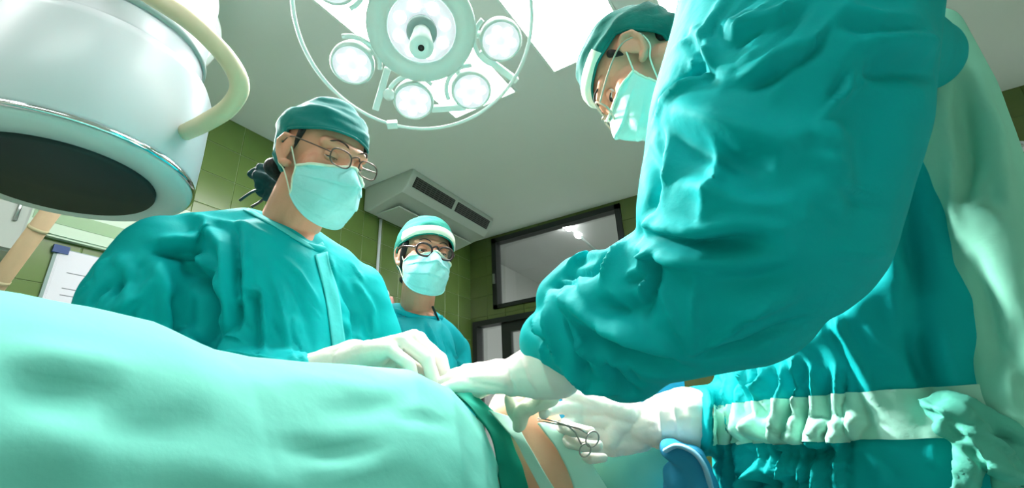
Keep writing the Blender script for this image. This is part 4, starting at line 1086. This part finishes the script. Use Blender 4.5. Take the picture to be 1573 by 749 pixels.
# the body lies along the table, head towards the far end
pt = MB().chain([V3(-.47, -.7, .88), V3(-.47, -.1, .94), V3(-.47, .3, .965), V3(-.53, .62, .93)], [.07, .10, .12, .09], 28)
pt.chain([P(800, 640, .84), P(850, 730, .815), P(900, 800, .80)], [.06, .06, .06], 24).chain([V3(-.52, .62, .91), V3(-.50, .9, .91)], [.09, .11]).chain([V3(-.47, .9, .92), V3(-.47, 1.1, .91)], [.09, .05])
pt.sphere(V3(-.47, 1.17, .92), (.075, .11, .09))
ptm = remesh(pt, .006, 8)
tag(link('person', ptm, SKIN_W), 'person lying under green drapes, only a strip of bare skin showing', 'person')
def sheet(fn, nu, nv, name, m, parent=None):
    v = [fn(i / (nu - 1), j / (nv - 1)) for j in range(nv) for i in range(nu)]
    f = [(j * nu + i, j * nu + i + 1, (j + 1) * nu + i + 1, (j + 1) * nu + i) for j in range(nv - 1) for i in range(nu - 1)]
    return mesh(v, f)
# big mint drape: an arched tunnel over the patient, running along the table
prof_y = [-.80, -.3, .0, .09, .125, .167, .208, .247, .314, .399, .475, .569, .649, .70]
prof_z = [.02, .07, .098, .101, .099, .094, .081, .079, .081, .086, .087, .070, .026, -.05]
def mound(u, v):
    y = -.80 + 1.49 * v
    zt = HC + np.interp(y, prof_y, prof_z)
    a = -1 + 2 * u                               # across: -1 far side, +1 camera side
    wid = .30
    s = abs(a)
    if a < 0:
        x = -.45 - .26 * min(1, s * 1.6) - .03 * max(0, s - .6); z = zt - .10 * min(1, s * 1.6) ** 2 - max(0, s - .62) * 1.1
    else:
        q = min(1, s / .55); x = -.45 + .17 * math.sin(q * math.pi / 2) + .05 * max(0, s - .55)
        z = zt - .19 * (1 - math.cos(q * math.pi / 2)) - max(0, s - .55) * .95
    ye = 1.5 * abs(x) + .015
    if y > .2: y = .2 + (y - .2) * (ye - .2) / .49
    return V3(x, y, z)
dm = sheet(mound, 150, 220, '', None)
bmx = bmesh.new(); bmx.from_mesh(dm); bmesh.ops.recalc_face_normals(bmx, faces=bmx.faces); bmx.to_mesh(dm); bmx.free(); smooth(dm)
if norms(dm)[:, 2].mean() < 0: dm.flip_normals(); dm.update()
folds(dm, [([(0, 610), (60, 600), (140, 590), (200, 600)], .014, -.007), ([(0, 560), (80, 560), (200, 575)], .014, .006), ([(0, 660), (80, 690), (170, 690)], .016, .006), ([(150, 650), (250, 660), (330, 640)], .012, -.004), ([(420, 690), (520, 700), (590, 690)], .008, -.005), ([(450, 720), (540, 720), (620, 700)], .008, .004), ([(600, 640), (650, 640), (700, 650)], .007, -.004), ([(240, 720), (360, 735), (480, 749)], .012, .004), ([(350, 600), (470, 590), (580, 600)], .016, .003), ([(480, 640), (560, 630), (640, 610)], .012, -.004)])
crumple(dm, .004, (7, 5, 9), seed=12); crumple(dm, .0012, (26, 18, 30), seed=13)
md = link('surgical_drape', dm, MINT)
tag(md, 'large pale mint drape mounded over the patient in the foreground', 'drape')
md.modifiers.new('s', 'SOLIDIFY').thickness = .003
def ribbon(edgeA, edgeB, n, m_, name, mt, seed, amp=.004, lab=None):
    A = spline([P(*p) for p in edgeA], n); B = spline([P(*p) for p in edgeB], n); k = len(A)
    def fn(u, v):
        i = v * (k - 1); a = int(min(i, k - 2)); f_ = i - a
        p = A[a] * (1 - f_) + A[a + 1] * f_; q = B[a] * (1 - f_) + B[a + 1] * f_
        return p * (1 - u) + q * u
    me = sheet(fn, m_, k * 3, '', None)
    if (norms(me) * (V3(0, 0, HC) - verts(me))).sum(1).mean() < 0: me.flip_normals(); me.update()
    crumple(me, amp, (20, 20, 20), seed=seed)
    o = link(name, me, mt); o.modifiers.new('s', 'SOLIDIFY').thickness = .003
    if lab: tag(o, lab, 'drape')
    return o
ribbon([(640, 575, .82), (700, 603, .78), (744, 650, .755), (764, 705, .74), (772, 800, .72)], [(725, 600, .80), (772, 645, .775), (792, 690, .765), (808, 735, .755), (830, 810, .745)], 8, 20, 'under_drape', MINT_DEEP, 31, .005, 'dark green drape edge beside the strip of bare skin')
ribbon([(752, 628, .772), (786, 668, .752), (806, 705, .745), (832, 755, .735), (858, 810, .725)], [(790, 640, .775), (812, 682, .75), (834, 722, .742), (862, 765, .732), (895, 810, .72)], 8, 16, 'drape_hem', MINT_PALE, 33, .003, 'narrow pale drape hem along the left of the bare skin')
ribbon([(826, 650, .77), (848, 676, .755), (866, 708, .742), (882, 752, .73), (895, 810, .715)], [(856, 650, .79), (884, 672, .765), (912, 716, .745), (936, 755, .735), (965, 810, .725)], 8, 16, 'side_drape', MINT_PALE, 35, .004, 'pale drape flap to the right of the bare skin below the forceps')
gz = MB().chain([P(842, 606, .735), P(805, 628, .742), P(796, 656, .75)], [.017, .014, .007]).chain([P(782, 612, .75), P(790, 636, .752)], [.010, .008])
gz = remesh(gz, .003, 3); crumple(gz, .004, (45, 45, 45), seed=16)
tag(link('gauze_swab', gz, WHITE_CLOTH), 'pale crumpled gauze under the reaching glove beside the bare skin', 'gauze')
ribbon([(905, 700, .84), (960, 690, .84), (1000, 680, .84), (1040, 660, .84)], [(915, 820, .80), (960, 820, .80), (1010, 820, .80), (1060, 820, .80)], 8, 24, 'hanging_drape', MINT, 37, .003, 'mint drape hanging under the hand that holds the forceps')
ribbon([(812, 640, 1.02), (850, 600, 1.05), (900, 580, 1.08), (980, 570, 1.1), (1050, 575, 1.1)], [(820, 700, 1.0), (860, 700, 1.02), (910, 700, 1.02), (980, 700, 1.05), (1060, 700, 1.05)], 8, 24, 'blue_drape', BLUE, 39, .01, 'dark blue draped sheet behind the gloved hand with forceps')
bl = MB().chain([P(1030, 690, .74), P(1060, 700, .73), P(1080, 740, .72), P(1090, 790, .72)], [.016, .02, .022, .024]).chain([P(1050, 730, .75), P(1060, 800, .75)], [.03, .035])
blm = remesh(bl, .004, 3); crumple(blm, .004, (40, 40, 40), seed=14)
t = thing('instrument_wrap', 'blue wrapped bundle with pale folded edge at lower right', 'wrap', P(1055, 760, .74))
link('bundle', blm, BLUE, t)
MB().tube(spline([P(1022, 692, .725), P(1040, 684, .72), P(1065, 694, .71), P(1082, 716, .70), P(1092, 750, .70)], 6), .017, 10, flat=.22).build('folded_edge', LBLUE, t)
